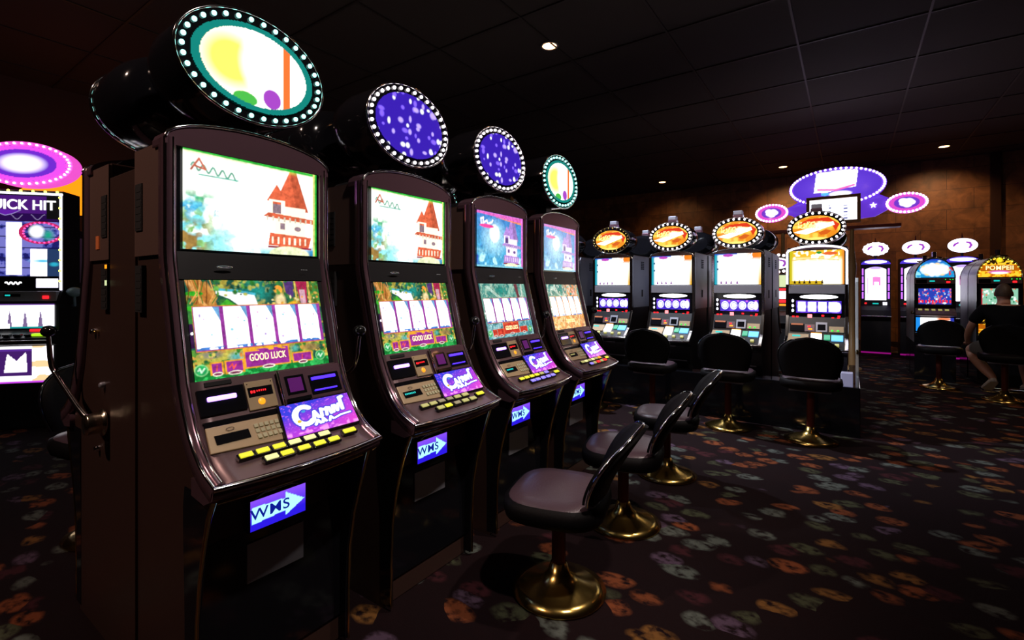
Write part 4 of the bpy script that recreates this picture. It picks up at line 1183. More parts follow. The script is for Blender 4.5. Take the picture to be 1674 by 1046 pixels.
def tower_machine(topper_z=2.20):
    r_ = empty('tower_slot_machine'); hw = .25
    fixn(MB().prism_x([(.5, 0), (.5, 1.98), (.06, 1.98), (0, 1.90), (0, 1.02), (-.10, .92), (-.20, .80), (-.06, .70), (-.06, 0)], -hw, hw).build('cabinet', M['black'], r_, .008))
    arc = [(hw * math.cos(t), 1.88 + .11 * math.sin(t)) for t in np.linspace(0, PI, 13)]
    fixn(MB().prism_y(arc, -.02, .10).build('crown', M['purplecrown'], r_, .004))
    e = MB(); e.ellipsoid((0, -.022, 1.93), (.19, .012, .035), 24, 8); e.build('crown_light', M['rimglow'], r_)
    arcs = Art(2, 2, 'ffffff')
    art_obj('pay_glass', art_mesh('pay_art', ART['white_pay'], lambda u, v: (-.178 + .356 * u, -.004, 1.13 + .70 * v - (.06 * (2 * u - 1) ** 2 * v)), .95), r_)
    for sx in (-1, 1):
        for k in range(4): MB().box(sx * .218 - .014, sx * .218 + .014, -.010, .0, 1.16 + k * .165, 1.30 + k * .165).build('light_tube', M['purplecol'], r_, .004)
    MB().box(-.185, -.15, -.008, 0, 1.045, 1.075).build('red_digit', M['redled'], r_)
    MB().box(-.05, .05, -.008, 0, 1.045, 1.07).build('green_display', M['tealled'], r_)
    MB().box(.12, .19, -.010, 0, 1.03, 1.09).build('white_button', M['rimglow'], r_)
    MB().tube([(-hw, -.20, .80), (0, -.215, .80), (hw, -.20, .80)], .010, 8).build('chrome_lip', M['chrome'], r_)
    MB().tube([(0, .05, 1.97), (0, .05, topper_z - .10)], .02, 8).build('topper_stem', M['black'], r_)
    dr = MB(); dr.smooth = True
    dr.loft([[(.215 * k * math.cos(t), yy, topper_z + .135 * k * math.sin(t)) for t in np.linspace(0, 2 * PI, 33)[:-1]] for yy, k in ((.14, .8), (.10, 1), (.0, 1))])
    tp = fixn(dr.build('topper', M['gloss'], r_)); oval_face(tp, 'topper_face', ART['white_oval'], 0, -.004, topper_z, .19, .112, .95)
    MB().tube([(.203 * math.cos(t), -.004, topper_z + .123 * math.sin(t)) for t in np.linspace(0, 2 * PI, 33)], .013, 8).build('lit_rim', M['rimglow'], tp)
    MB().tube([(0, .05, topper_z + .14), (0, .05, topper_z + .24)], [.014, .006], 8).build('finial', M['pole'], tp)
    MB().box(-hw, hw, -.075, -.062, .02, .05).build('floor_glow_strip', M['magentafloor'], r_)
    return r_


M['purplecrown'] = mat('violet_lit_crown', (.2, .1, .6), 0, .3, .9, '#5038e0')
F1 = tower_machine()
g5 = 'white tower machines along the back wall'
FY = 12.65
F1.location = (.455, FY, 0); tag(F1, 'leftmost tower slot machine against the wood wall, scalloped white oval on top', 'slot machine', g5)
F2 = copy_tree(F1); F2.location = (1.10, FY - .05, 0); tag(F2, 'tower slot machine half hidden behind the blue dome-topped machine', 'slot machine', g5)
F3 = copy_tree(F1); F3.location = (1.78, FY - .15, 0); tag(F3, 'tower slot machine with smooth white oval between the two dome-topped machines', 'slot machine', g5)
for ch in F1.children:
    if ch.name.split('.')[0] == 'topper':
        bulbs(ch, 0, -.012, 2.20, .200, .122, 14, .024, M['rimglow'], 'scalloped_rim')
# machine seen through the gap of the upright row
Hh = empty('bulb_crowned_slot_machine', (-1.02, 9.3, 0), 0, 'machine glimpsed in the gap between the two right-hand upright machines, bulbs on top', 'slot machine')
fixn(MB().prism_x([(.5, 0), (.5, 1.62), (.0, 1.62), (0, 1.0), (-.10, .92), (-.18, .80), (-.06, .70), (-.06, 0)], -.25, .25).build('cabinet', M['black'], Hh, .006))
for z0_, z1_, mm, nm in ((1.40, 1.60, 'greyled', 'pale_glass'), (1.345, 1.375, 'redled', 'red_panel'), (1.20, 1.33, 'rimglow', 'reel_glass'), (1.135, 1.185, 'redled', 'red_panel'), (1.08, 1.115, 'orange', 'orange_panel')):
    MB().box(-.20, .20, -.01, 0, z0_, z1_).build(nm, M[mm], Hh, .003)
MB().ellipsoid((.05, -.02, .92), (.02, .02, .02), 12, 8).build('yellow_button', M['yellowled'], Hh)
dr = MB(); dr.smooth = True
dr.loft([[(.30 * k * math.cos(t), yy, 1.80 + .16 * k * math.sin(t)) for t in np.linspace(0, 2 * PI, 33)[:-1]] for yy, k in ((.12, .8), (.08, 1), (.0, 1))]); tp = fixn(dr.build('topper', M['gloss'], Hh))
bulbs(tp, 0, -.01, 1.80, .28, .145, 22, .024, M['bulb']); oval_face(tp, 'topper_face', ART['white_oval'], 0, -.006, 1.80, .22, .10, .8)

# ------------------------------------------------------------------ dome-topped machines on the right
a = Art(110, 60, '#1f9fe0'); a.put(np.clip((a.Y - .7) * 4, 0, 1), '#2a48d0')
for i in range(14):
    t = 2 * PI * i / 14; a.ell(.5 + .30 * math.cos(t), .42 + .26 * math.sin(t), .10, .15, ['#ffd8a0', '#ffffff', '#d0f0ff'][i % 3], 1.3, .5)
a.ell(.5, .42, .33, .30, (2.1, 2.1, 2.0), 1, .25); a.ell(.62, .88, .06, .07, '#c8e8ff', 1.2, .6); a.put((a.X > .86) & (a.Y < .55) & (vnoise(a.X, a.Y, 16, 4) > .55), '#d03850'); a.put((a.X < .14) & (vnoise(a.X, a.Y, 12, 4) > .5), '#90e0ff', 1.2)
ART['dome_blue'] = a
a = Art(110, 60, '#ff9c10'); nz_ = fbm(a.X, a.Y, 9, 70, 1.8)
a.put(nz_ > .5, '#ffc830', 1.2); a.put(nz_ < .36, '#c86808'); a.put((a.Y > .30) & (a.Y < .60), '#c06408'); a.put((a.Y > .66) & (nz_ < .56), '#2a1604'); a.ell(.5, .86, .09, .16, '#ffd820', 1.3, .4); a.ell(.5, .25, .30, .10, '#d860c0', 1.2, .5); a.ell(.5, .20, .22, .07, (1.9, 1.8, 1.6), 1, .4)
ART['dome_gold'] = a
a = Art(80, 40, '#3048c8'); a.speck(90, 8, ['#ff4060', '#ff70a0', '#60a8ff', '#ffffff', '#ff8060'], 0, 1, 0, 1, (.03, .07), 1.2); a.put((a.Y < .28) & (a.Y > .08) & (np.sin(a.X * 60) > -.2), '#ff2840', 1.2); a.ell(.8, .08, .06, .06, '#e0f0ff', 1.4)
ART['slot_blue'] = a
a = Art(80, 40, '#a0e0c0'); a.speck(60, 11, ['#e8fff0', '#60c890', '#f08060', '#ffffff', '#208050'], 0, 1, 0, 1, (.04, .08), 1.3); a.rect(0, .03, 0, 1, '#d03040')
ART['slot_green'] = a
a = Art(80, 40, (2, 1.9, 1.8)); a.put((a.X < .12) | (a.Y < .12), '#2090f0', 1.2); a.ell(.22, .26, .08, .15, '#ffb020', 1.2, .4); a.ell(.75, .92, .25, .15, '#ff9060', 1.1, .4); a.put((a.X > .9) & (a.Y > .6), '#3040c0')
ART['belly_blue'] = a


def dome_machine(name, dome, slot, belly, word=None):
    r_ = empty(name); hw = .235
    shape = [(hw * math.cos(t), 1.53 + .30 * math.sin(t)) for t in np.linspace(0, PI, 21)]
    fixn(MB().prism_y([(hw - .002, .55), (hw - .002, 1.5)] + [(x * .99, z - .003) for x, z in shape] + [(-hw + .002, 1.5), (-hw + .002, .55)], .012, .60).build('cabinet', M['silver'], r_))
    fixn(MB().prism_x([(.58, 0), (.58, .56), (-.03, .56), (-.03, 0)], -hw, hw).build('stand', M['gloss'], r_, .004))
    fixn(MB().prism_y([(hw, .55), (hw, 1.53)] + shape[1:-1] + [(-hw, 1.53), (-hw, .55)], -.0, .012).build('front_panel', M['gloss'], r_, .003))
    msk = ((dome.X * 2 - 1) ** 2 + dome.Y ** 2) <= 1
    do = art_obj('dome_glass', art_mesh(name + '_dome_art', dome, lambda u, v: (-.222 + .444 * u, -.006, 1.54 + .275 * v), 1.0, msk), r_)
    MB().tube([(x * .99, -.004, z) for x, z in shape], .006, 8).build('dome_trim', M['chrome'], r_)
    if word:
        text('lettering', word, .082, M['textcream'], do, Matrix.Translation((0, -.012, 1.665)) @ Matrix.Rotation(R(90), 4, 'X'), 1.06, .003, 0, .92)
        ub = MB()
        for i in range(15): ub.ellipsoid((.212 * math.cos(PI * (i + .5) / 15), -.012, 1.545 + .26 * math.sin(PI * (i + .5) / 15)), (.006, .006, .006), 8, 5)
        ub = ub.build('bulb_arch', M['yellowled'], do); ub['kind'] = 'stuff'
    bar = MB().box(-.225, .225, -.022, 0, 1.445, 1.525).build('display_bar', M['panel'], r_, .004)
    MB().box(-.215, -.09, -.026, -.022, 1.455, 1.51).build('bill_slot', M['gloss'], bar)
    MB().box(-.06, .0, -.026, -.02, 1.475, 1.495).build('teal_display', M['tealled'], bar)
    MB().box(.13, .17, -.028, -.02, 1.458, 1.482).build('red_light', M['redled'], bar)
    g_ = MB()
    for u in (.12, .17, .20): g_.ellipsoid((u, -.024, 1.508), (.006, .006, .006), 8, 6)
    g_.build('green_lights', M['greenled'], bar)
    art_obj('reel_window', art_mesh(name + '_reel_art', slot, lambda u, v: (-.185 + .37 * u, -.008, 1.14 + .235 * v), .85), r_)
    MB().box(-.20, .20, -.007, 0, 1.12, 1.39).build('reel_surround', M['black'], r_)
    dk = fixn(MB().prism_x([(0, 1.08), (-.10, 1.04), (-.15, 1.00), (-.15, .975), (0, .955)], -.225, .225).build('button_deck', M['panel'], r_, .004))
    bb = MB()
    for i in range(5): bb.T = Matrix.Translation((-.17 + i * .075, -.06, 1.058)) @ Matrix.Rotation(R(22), 4, 'X'); bb.box(-.022, .022, -.02, .02, -.002, .008)
    bb.build('deck_buttons', M['dimyellow'], dk, .002)
    art_obj('belly_glass', art_mesh(name + '_belly_art', belly, lambda u, v: (-.215 + .43 * u, -.006, .735 + .205 * v), .9), r_)
    MB().box(-.228, .228, -.035, 0, .665, .715).build('tray_lip', M['chrome'], r_, .008)
    h_ = MB(); h_.tube([(-hw, .02, 1.0), (-hw - .03, -.02, 1.0), (-hw - .03, -.05, 1.03)], .012, 8); h_.build('handle_mount', M['gold'], r_)
    for dx in (-.0,):
        cd = MB(); cd.T = Matrix.Translation((dx, .10, 1.815)); cd.lathe([(.05, 0), (.05, .03), (.03, .035), (.03, .11), (0, .115)], 18); co = cd.build('candle', M['chrome'], r_)
    cr = MB(); cr.ellipsoid((0, .02, 1.835), (.10, .03, .016), 18, 8); cr.build('crest', M['goldtrim'], r_)
    return r_


G1 = dome_machine('dome_slot_machine', ART['dome_blue'], ART['slot_blue'], ART['belly_blue'])
G1.location = (1.045, 9.5, 0); tag(G1, 'dome-topped slot machine with blue and white glass behind an empty chair', 'slot machine', 'dome-topped machines')
G2 = dome_machine('dome_slot_machine', ART['dome_gold'], ART['slot_green'], ART['dome_gold'], 'POMPEII')
G2.location = (1.735, 9.5, 0); tag(G2, 'dome-topped slot machine reading POMPEII in front of the seated man', 'slot machine', 'dome-topped machines')
# the pair backing onto them
for i, (gx, lb_) in enumerate(((1.045, 'silver machine backing onto the blue dome-topped machine'), (1.735, 'silver machine backing onto the POMPEII machine'))):
    o = copy_tree(G1); o.location = (gx, 10.75, 0); o.rotation_euler = (0, 0, PI); tag(o, lb_, 'slot machine', 'dome-topped machines facing away')

# ------------------------------------------------------------------ overhead purple jackpot sign on a post
SG = empty('jackpot_sign', (-.19, 10.0, 0), 0, 'large purple lit jackpot sign with bulb-edged ovals on a red shelf', 'sign')
a = Art(140, 64, '#5a30d8'); a.put(np.clip(1 - np.hypot((a.X - .5) * 1.6, (a.Y - .5) * 1.6), 0, 1), '#7a50f0', 1.1); W = (2.1, 2.0, 2.1)
a.poly([(.28, .95), (.75, 1.0), (.72, .45), (.55, .42), (.40, .34), (.25, .36)], W); a.line([(.30, .45), (.5, .40), (.7, .5)], .04, '#ff70c8', 1.2); a.ell(.55, .28, .14, .09, W, 1, .3); a.ell(.38, .30, .05, .05, '#60c0ff', 1.2)
ART['big'] = a
dr = MB(); dr.smooth = True
dr.loft([[(.70 * k * math.cos(t), yy, 3.13 + .33 * k * math.sin(t)) for t in np.linspace(0, 2 * PI, 49)[:-1]] for yy, k in ((.20, .95), (.16, 1), (.0, 1))]); tp = fixn(dr.build('large_oval', M['purplebody'], SG))
oval_face(tp, 'oval_face', ART['big'], 0, -.004, 3.13, .64, .29, .9)
bulbs(tp, 0, -.01, 3.13, .672, .31, 56, .019, M['bulb'])
bd = MB(); bd.smooth = True
bd.loft([[(x_, .10 + .09 * math.cos(t), 2.78 + r0 * math.sin(t)) for t in np.linspace(0, 2 * PI, 21)[:-1]] for x_, r0 in ((-.80, .03), (-.66, .09), (-.50, .19), (-.25, .23), (.25, .23), (.55, .20), (.72, .10), (.84, .03))]); fixn(bd.build('body', M['purplebody'], SG))
st = MB(); st.T = Matrix.Translation((.52, .005, 2.76)); pts = [((.05 if i % 2 == 0 else .02) * math.sin(i * PI / 5), (.05 if i % 2 == 0 else .02) * math.cos(i * PI / 5)) for i in range(10)]
fixn(st.prism_y(pts, -.012, .004).build('star', M['whitelamp'], SG))
fr = MB(); X_, Z0_, Z1_ = (-.43, .35), 2.49, 2.97
for b4 in ((X_[0], X_[1], Z1_ - .05, Z1_), (X_[0], X_[1], Z0_, Z0_ + .05), (X_[0], X_[0] + .05, Z0_ + .05, Z1_ - .05), (X_[1] - .05, X_[1], Z0_ + .05, Z1_ - .05)): fr.box(b4[0], b4[1], -.06, .0, b4[2], b4[3])
fo = fr.build('display_frame', M['wood'], SG, .004)
a = Art(60, 34, (1.9, 1.9, 2.1)); [a.rect(.42, .47, .3 + .13 * i, .35 + .13 * i, '#2030a0') for i in range(4)]; [a.rect(.72, .80, .08 + .14 * i, .13 + .14 * i, '#2030a0') for i in range(5)]
art_obj('meter_screen', art_mesh('meter_art', a, lambda u, v: (X_[0] + .045 + (X_[1] - X_[0] - .09) * u, -.02, Z0_ + .045 + .39 * v), .9), fo)
a = Art(60, 40, '#8040e0'); a.ring(.5, .5, .42, .42, .14, '#e850d0', 1.2); [a.ell(cx, cy, .14, .18, (2.1, 2, 2.1), 1, .3) for cx, cy in ((.42, .45), (.56, .6), (.52, .36), (.40, .62), (.62, .5))]
ART['oval_pink'] = a
for sx, cx in ((-1, -.98), (1, .95)):
    dr = MB(); dr.smooth = True
    dr.loft([[(cx + .27 * k * math.cos(t), yy, 2.76 + .165 * k * math.sin(t)) for t in np.linspace(0, 2 * PI, 33)[:-1]] for yy, k in ((.10, .95), (.08, 1), (.0, 1))]); so = fixn(dr.build('small_oval', M['pinkrim'], SG))
    oval_face(so, 'oval_face', ART['oval_pink'], cx, -.004, 2.76, .225, .13, .85)
    bulbs(so, cx, -.008, 2.76, .252, .150, 30, .018, M['bulb'])
MB().box(-1.05, .88, -.08, .20, 2.38, 2.43).build('red_shelf', M['redbeam'], SG, .004)
pb = MB(); pb.T = Matrix.Translation((.23, .05, 0)); pb.lathe([(.14, 0), (.14, .03), (.05, .06), (.045, .9), (.045, 1.5), (.06, 1.62), (.065, 1.75), (.045, 1.95), (.03, 2.1), (.03, 2.38)], 20); pb.build('post', M['tan'], SG)
pb = MB(); pb.T = Matrix.Translation((-.80, .05, 0)); pb.lathe([(.14, 0), (.14, .03), (.03, .06), (.03, 2.38)], 20); pb.build('post', M['tan'], SG)

# ------------------------------------------------------------------ big reel machine at the far left
a = Art(150, 56, '#2a0c50'); a.put((a.Y > .30) & (a.X < .9), '#501a80'); a.put((a.X > .84) & (a.Y > .1), '#101010')
for k in range(3): a.line([(.04 + .18 * t + .30 * k, .16 + .10 * math.sin(t * 6 + k)) for t in np.linspace(0, 1, 20)], .02, '#9080b0')
a.poly([(.12, .42), (.50, .42), (.40, .28), (.30, .20), (.22, .28)], '#6a20b0'); a.line([(.12, .42), (.22, .28), (.30, .20), (.40, .28), (.50, .42)], .02, '#a090d0')
ART['q_banner'] = a
a = Art(120, 110, '#4a50b0'); n_ = fbm(a.X, a.Y, 8, 55); a.put(n_ > .5, '#8080d8'); a.put(n_ < .4, '#202070')
for z in (.15, .33, .52, .72, .9): a.line([(0, z), (1, z)], .012, '#181850')
for z in (.3, .5, .68, .84): a.ell(.0, z, .06, .06, (2, 2, 2.2), 1, .4)
a.rect(.31, .51, .02, .98, (2.2, 2.2, 2.3)); a.rect(.14, .17, .1, .9, '#6868c8'); a.rect(.62, .84, .0, .50, (2.1, 2.0, 2.2)); a.ell(.70, .82, .12, .14, (2, 2.1, 2.1), 1, .6); a.ell(.85, .76, .10, .13, '#20b090', 1, .8); a.ell(.78, .28, .22, .05, '#40c0e8', 1.2, .8); a.rect(.84, 1, .0, .5, '#28406a'); a.ell(.93, .22, .08, .05, '#30b8d8', 1, .6)
a.ring(.76, .80, .27, .19, .10, '#d02868', 1)
ART['q_reel'] = a
a = Art(110, 50, (2, 2, 2.1)); [a.poly([(x_, .0), (x_ + .07, .0), (x_ + .05, .55), (x_ + .03, .72)], '#8870a0') for x_ in (.18, .38, .58, .78)]; a.rect(0, 1, .94, 1, '#7040a0'); a.rect(0, 1, 0, .08, '#20a0a0'); a.rect(.28, .42, 0, .2, (2, 2, 2))
ART['q_mid'] = a
a = Art(110, 50, (2, 1.9, 2.0)); a.rect(.30, .72, .20, .92, '#482070'); a.poly([(.36, .30), (.40, .80), (.52, .6), (.64, .84), (.66, .30)], (2, 1.9, 2.1)); a.rect(.30, .72, .86, .92, '#6030a0'); a.put((a.X > .72) & (vnoise(a.X, a.Y, 6, 3) > .6), '#ffd8a0', 1.2); a.put((a.X < .25) & (vnoise(a.X, a.Y, 6, 13) > .6), '#ffd8a0', 1.2); a.rect(0, 1, 0, .06, '#c040e0', 1.3)
ART['q_belly'] = a
a = Art(90, 50, '#7a30e0'); a.ring(.5, .5, .44, .44, .12, '#f050f0', 1.2); a.ell(.5, .5, .30, .3, (1.8, 1.6, 2), 1, .5)
ART['q_top'] = a

J = empty('reel_slot_machine', (-6.74, 1.13, 0), R(50), 'tall white-lit reel machine reading QUICK HIT at the far left', 'slot machine')
hw = .335
fixn(MB().prism_x([(.28, 0), (.28, 2.36), (.0, 2.36), (0, 1.36), (-.06, 1.25), (-.06, .96), (-.22, .90), (-.24, .84), (-.08, .82), (-.08, .40), (-.08, 0)], -hw, hw).build('cabinet', M['black'], J, .01))
def jart(nm, key, x0, x1, z0, z1, y=-.008, s_=.9): return art_obj(nm, art_mesh(key + '_mesh', ART[key], lambda u, v: (x0 + (x1 - x0) * u, y, z0 + (z1 - z0) * v), s_), J)
bn = jart('banner', 'q_banner', -.32, .30, 2.05, 2.30)
text('lettering', 'QUICK HIT', .135, M['textwhite'], bn, Matrix.Translation((-.03, -.014, 2.205)) @ Matrix.Rotation(R(90), 4, 'X'), 1.0, .003, 0, .92)
rg = jart('reel_glass', 'q_reel', -.32, .31, 1.50, 2.045)
rb = MB()
for i in range(20):
    t = PI * .2 + 1.6 * PI * i / 19
    rb.ellipsoid((.165 + .15 * math.cos(t), -.015, 1.935 + .10 * math.sin(t)), (.009, .009, .009), 8, 5)
o = rb.build('pink_bulb_ring', M['pinkbulb'], rg); o['kind'] = 'stuff'
pn = MB().box(-.32, .31, -.012, 0, 1.375, 1.49).build('info_panel', M['gloss'], J)
MB().box(.12, .30, -.015, -.01, 1.385, 1.475).build('white_card', M['rimglow'], pn); MB().box(-.32, -.20, -.015, -.01, 1.40, 1.45).build('yellow_card', M['yellow'], pn)
sw_ = MB(); sw_.tube([(-.13 + .13 * t, -.014, 1.43 + .012 * math.sin(22 * t)) for t in np.linspace(0, 1, 24)], .006, 6); sw_.build('script', M['textwhite'], pn)
gb = MB().box(-.32, .31, -.06, 0, 1.25, 1.35).build('display_bar', M['steel'], J, .004)
MB().box(-.11, .02, -.064, -.06, 1.295, 1.325).build('display_window', M['gloss'], gb); MB().box(-.10, -.06, -.067, -.064, 1.303, 1.317).build('digits', M['tealled'], gb); MB().box(.20, .25, -.070, -.06, 1.275, 1.305).build('orange_button', M['redled'], gb, .004)
jart('lower_reel_glass', 'q_mid', -.32, .30, .985, 1.225, -.068)
dk = MB()
for i in range(6): dk.box(-.30 + i * .085, -.245 + i * .085, -.20, -.15, .915, .935)
dko = dk.build('deck_buttons', M['gloss'], J, .004)
MB().box(.18, .30, -.19, -.14, .915, .94).build('green_button', mat('lit_green_button', (.2, .5, .05), 0, .3, 1.3, '#a8e020'), dko, .004); MB().box(.10, .20, -.075, -.06, .945, .975).build('red_button', M['redled'], dko, .004)
jart('belly_glass', 'q_belly', -.32, .30, .45, .81, -.084)
MB().tube([(-hw, -.235, .87), (hw, -.235, .87)], .012, 8).build('chrome_lip', M['chrome'], J)
tr = MB(); tr.box(hw - .024, hw - .006, -.014, 0, 1.36, 2.33); tr.box(-hw + .006, -hw + .022, -.014, 0, 1.36, 2.33); tr.box(-hw, hw, -.014, 0, 2.315, 2.335); tr.build('glowing_trim', M['rimglow'], J, .003)  # edge strips glow white by their own material
yb = MB()
for i in range(9): yb.ellipsoid((hw - .013, -.024, 1.45 + i * .105), (.013, .010, .013), 10, 6)
for i in range(7): yb.ellipsoid((-.30 + i * .10, -.024, 2.345), (.013, .010, .013), 10, 6)
yb.build('edge_bulbs', M['yellowled'], J)
dr = MB(); dr.smooth = True
dr.loft([[(.42 * k * math.cos(t), yy, 2.62 + .22 * k * math.sin(t)) for t in np.linspace(0, 2 * PI, 41)[:-1]] for yy, k in ((.20, .9), (.16, 1), (.0, 1))]); tp = fixn(dr.build('topper', M['pinkrim'], J))
oval_face(tp, 'topper_face', ART['q_top'], 0, -.004, 2.62, .37, .18, .9); bulbs(tp, 0, -.01, 2.62, .395, .20, 40, .011, M['bulb'])
hdl = MB(); hdl.tube([(hw, .15, 1.20), (hw + .05, .10, 1.20), (hw + .07, .05, 1.30)], .012, 8); hdl.ellipsoid((hw + .07, .05, 1.34), (.07, .05, .05), 16, 10); hdl.build('side_handle', M['bluegrey'], J)
# machine with an orange topper beyond it
K = empty('orange_topped_slot_machine', (-8.0, 1.73, 0), R(50), 'dark machine with a glowing orange rounded topper beyond the white-lit reel machine', 'slot machine')
fixn(MB().prism_x([(.6, 0), (.6, 2.1), (0, 2.1), (0, 1.1), (-.2, .9), (-.06, .8), (-.06, 0)], -.3, .3).build('cabinet', M['black'], K, .01))
MB().box(-.27, .27, -.01, 0, 1.45, 2.0).build('upper_glass', M['steel'], K)
ot = MB(); ot.smooth = True
ot.loft([[(x_, .15 + .16 * math.cos(t), 2.58 + .17 * (x_ / .5) ** 2 * -.6 + r0 * math.sin(t)) for t in np.linspace(0, 2 * PI, 21)[:-1]] for x_, r0 in ((-.62, .05), (-.5, .15), (-.3, .23), (0, .27), (.3, .23), (.5, .15), (.62, .05))])
oo = fixn(ot.build('topper', M['orangeglow'], K)); MB().box(-.04, .04, .10, .2, 2.1, 2.36).build('topper_stem', M['black'], K)
rr_ = MB(); rr_.tube([(.0 + .55 * math.cos(t), -.03, 2.58 + .22 * math.sin(t)) for t in np.linspace(-.6, .9, 12)], .02, 8); rr_.build('topper_band', M['textcream'], oo)

# ------------------------------------------------------------------ seated man seen from behind
def skinned(name, verts, edges, radii, m, parent, levels=2, root=0):
    me = bpy.data.meshes.new(name); me.from_pydata(verts, edges, []); me.materials.append(m)
    o = bpy.data.objects.new(name, me); C.objects.link(o); o.parent = parent
    s_ = o.modifiers.new('skin', 'SKIN'); s_.use_smooth_shade = True
    for i, r in enumerate(radii):
        rr = r if isinstance(r, tuple) else (r, r)
        me.skin_vertices[0].data[i].radius = rr
        me.skin_vertices[0].data[i].use_root = (i == root)
    ss = o.modifiers.new('sub', 'SUBSURF'); ss.levels = levels; ss.render_levels = levels
    return o


P = empty('person', (1.56, 8.30, -.02), R(-4), 'man seated with back to camera in black T-shirt, grey shorts and white trainers', 'person')
# local: +y forward (towards machine), x right
V = [(0, 0, .70), (0, -.01, .84), (0, -.02, .98), (0, .0, 1.10), (0, .02, 1.19), (0, .045, 1.25), (0, .06, 1.30), (0, .065, 1.36)]
E_ = [(i, i + 1) for i in range(7)]
Rr = [(.155, .12), (.15, .115), (.165, .115), (.165, .105), (.075, .065), (.058, .06), (.075, .088), (.068, .082)]


def chain(frm, pts, rs):
    prev = frm
    for p, r in zip(pts, rs):
        V.append(p); Rr.append(r); E_.append((prev, len(V) - 1)); prev = len(V) - 1
    return prev


la = chain(3, [(-.19, .0, 1.13), (-.26, .03, 1.00), (-.31, .08, .86), (-.315, .16, .78), (-.31, .27, .71), (-.305, .31, .69)], [.062, .05, .042, .038, .026, (.03, .018)])
ra = chain(3, [(.19, .0, 1.13), (.25, .06, 1.0), (.27, .15, .89), (.24, .28, .92), (.20, .40, .96), (.19, .44, .965)], [.062, .05, .042, .038, .026, (.03, .018)])
for hand, cx, cy, cz, dz, sx in ((la, -.305, .31, .69, -.35, -1), (ra, .19, .44, .965, 0, 1)):
    for k, (fx, ln) in enumerate(((-.027, .068), (-.009, .078), (.009, .074), (.026, .060))):
        chain(hand, [(cx + fx, cy + .04, cz + dz * .03), (cx + fx * 1.15, cy + .04 + ln * .55, cz - .004 + dz * .06), (cx + fx * 1.15, cy + .04 + ln * .85, cz - .022 + dz * .06)], [.010, .009, .0075])
    chain(hand, [(cx - sx * .040, cy + .015, cz - .006), (cx - sx * .052, cy + .045, cz - .014)], [.011, .009])
lk = chain(0, [(-.10, .02, .67), (-.20, .22, .63), (-.27, .38, .60), (-.25, .34, .50), (-.16, .16, .38), (-.09, .05, .275), (-.10, .06, .235), (-.14, .14, .165)], [.10, .088, .066, .062, .064, .04, .042, .036])
rk = chain(0, [(.10, .02, .67), (.17, .22, .63), (.20, .40, .60), (.215, .37, .50), (.225, .30, .36), (.23, .26, .22), (.23, .28, .18), (.23, .37, .155)], [.10, .088, .066, .062, .064, .04, .042, .036])
bo = skinned('body', V, E_, Rr, M['skin'], P, 2)
# head details
hd_ = MB(); hd_.smooth = True
hd_.ellipsoid((0, .062, 1.335), (.074, .092, .112), 24, 16); hd_.ellipsoid((0, .155, 1.325), (.013, .018, .022), 10, 8)
for sx in (-1, 1):
    hd_.ellipsoid((sx * .077, .055, 1.33), (.011, .020, .031), 12, 8)
    hd_.ellipsoid((sx * .03, .143, 1.345), (.012, .008, .008), 10, 6)
hd_.ellipsoid((0, .142, 1.283), (.024, .010, .008), 12, 6)
hd_.build('head', M['skin'], P)
hr = MB(); hr.smooth = True; rings = []
for i in range(1, 13):
    a_ = PI * .60 * i / 12; rings.append([])
    for j in range(28):
        t = 2 * PI * j / 28; front = max(0, math.sin(t))
        aa = a_ * (1 - .42 * front ** 1.5)
        rings[-1].append((.080 * math.sin(aa) * math.cos(t), .056 + .100 * math.sin(aa) * math.sin(t), 1.338 + .122 * math.cos(aa)))
hr.loft(rings, cap=True); fixn(hr.build('hair', M['hair'], P))
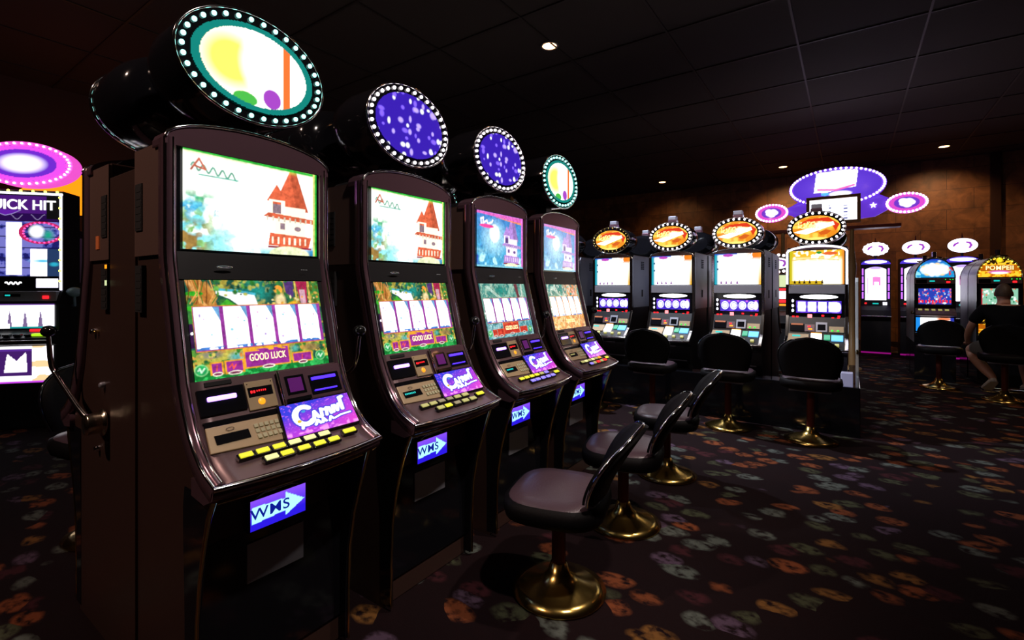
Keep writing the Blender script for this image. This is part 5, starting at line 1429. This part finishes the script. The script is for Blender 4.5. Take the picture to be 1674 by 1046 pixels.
# clothes
TV = [(0, 0, .66), (0, -.01, .82), (0, -.02, .98), (0, .0, 1.10), (0, .015, 1.175), (-.18, .0, 1.125), (-.245, .025, 1.03), (-.275, .05, .955), (.18, .0, 1.125), (.235, .05, 1.03), (.262, .09, .955)]
skinned('t_shirt', TV, [(0, 1), (1, 2), (2, 3), (3, 4), (3, 5), (5, 6), (6, 7), (3, 8), (8, 9), (9, 10)],
        [(.185, .15), (.18, .145), (.185, .135), (.185, .125), (.085, .075), .085, .075, .072, .085, .075, .072], M['tshirt'], P, 2)
SV = [(0, .0, .68), (-.10, .03, .67), (-.19, .20, .635), (-.25, .335, .61), (.10, .03, .67), (.165, .20, .635), (.195, .345, .61)]
skinned('shorts', SV, [(0, 1), (1, 2), (2, 3), (0, 4), (4, 5), (5, 6)], [(.16, .13), .118, .105, .088, .118, .105, .088], M['shorts'], P, 2)


def shoe(ankle, toe):
    a_ = Vector(ankle); t_ = Vector(toe); d = (t_ - a_).normalized(); side = Vector((1, 0, 0)); side = (side - d * side.dot(d)).normalized(); up = side.cross(d).normalized()
    mb = MB(); mb.smooth = True; rings = []
    for s_, w, h_ in ((-.055, .018, .030), (-.04, .034, .055), (0, .038, .060), (.05, .042, .045), (.10, .048, .034), (.15, .046, .028), (.185, .034, .020), (.20, .012, .010)):
        c = a_ + d * s_ - up * .02
        rings.append([c + side * w * math.cos(t) + up * (h_ * math.sin(t) if math.sin(t) > 0 else .022 * math.sin(t)) for t in np.linspace(0, 2 * PI, 21)[:-1]])
    mb.loft(rings); o = fixn(mb.build('shoe', M['shoe'], P))
    sl_ = MB(); rings = []
    for s_, w in ((-.06, .015), (-.045, .037), (0, .040), (.05, .044), (.10, .051), (.15, .049), (.19, .034), (.206, .010)):
        c = a_ + d * s_ - up * .043
        rings.append([c + side * w * x_ + up * z_ for x_, z_ in ((-1, -.008), (1, -.008), (1, .010), (-1, .010))])
    sl_.loft(rings); fixn(sl_.build('sole', M['sole'], o))
    lc_ = MB()
    for k in range(4):
        c = a_ + d * (.03 + .02 * k) + up * (.028 - .005 * k); lc_.tube([c - side * .022, c + up * .004, c + side * .022], .0028, 6)
    lc_.build('laces', M['whitecloth'], o)


M['whitecloth'] = mat('white_laces', (.7, .68, .65), 0, .8)
shoe((-.10, .06, .245), (-.15, .17, .145))
shoe((.23, .27, .195), (.235, .47, .155))
ch = put_chair('hi', 1.56, 8.28, -4, 'black round-backed chair the man in the black T-shirt sits on', 'chairs at the dome-topped machines')
fr_ = MB(); fr_.tube([(-.17, .02, .10), (-.20, .20, .11), (.20, .20, .11), (.17, .02, .10)], .012, 8); fr_.tube([(-.17, .02, .10), (.17, .02, .10)], .012, 8); fr_.build('footrest', M['chrome'], ch)

bpy.context.view_layer.update()
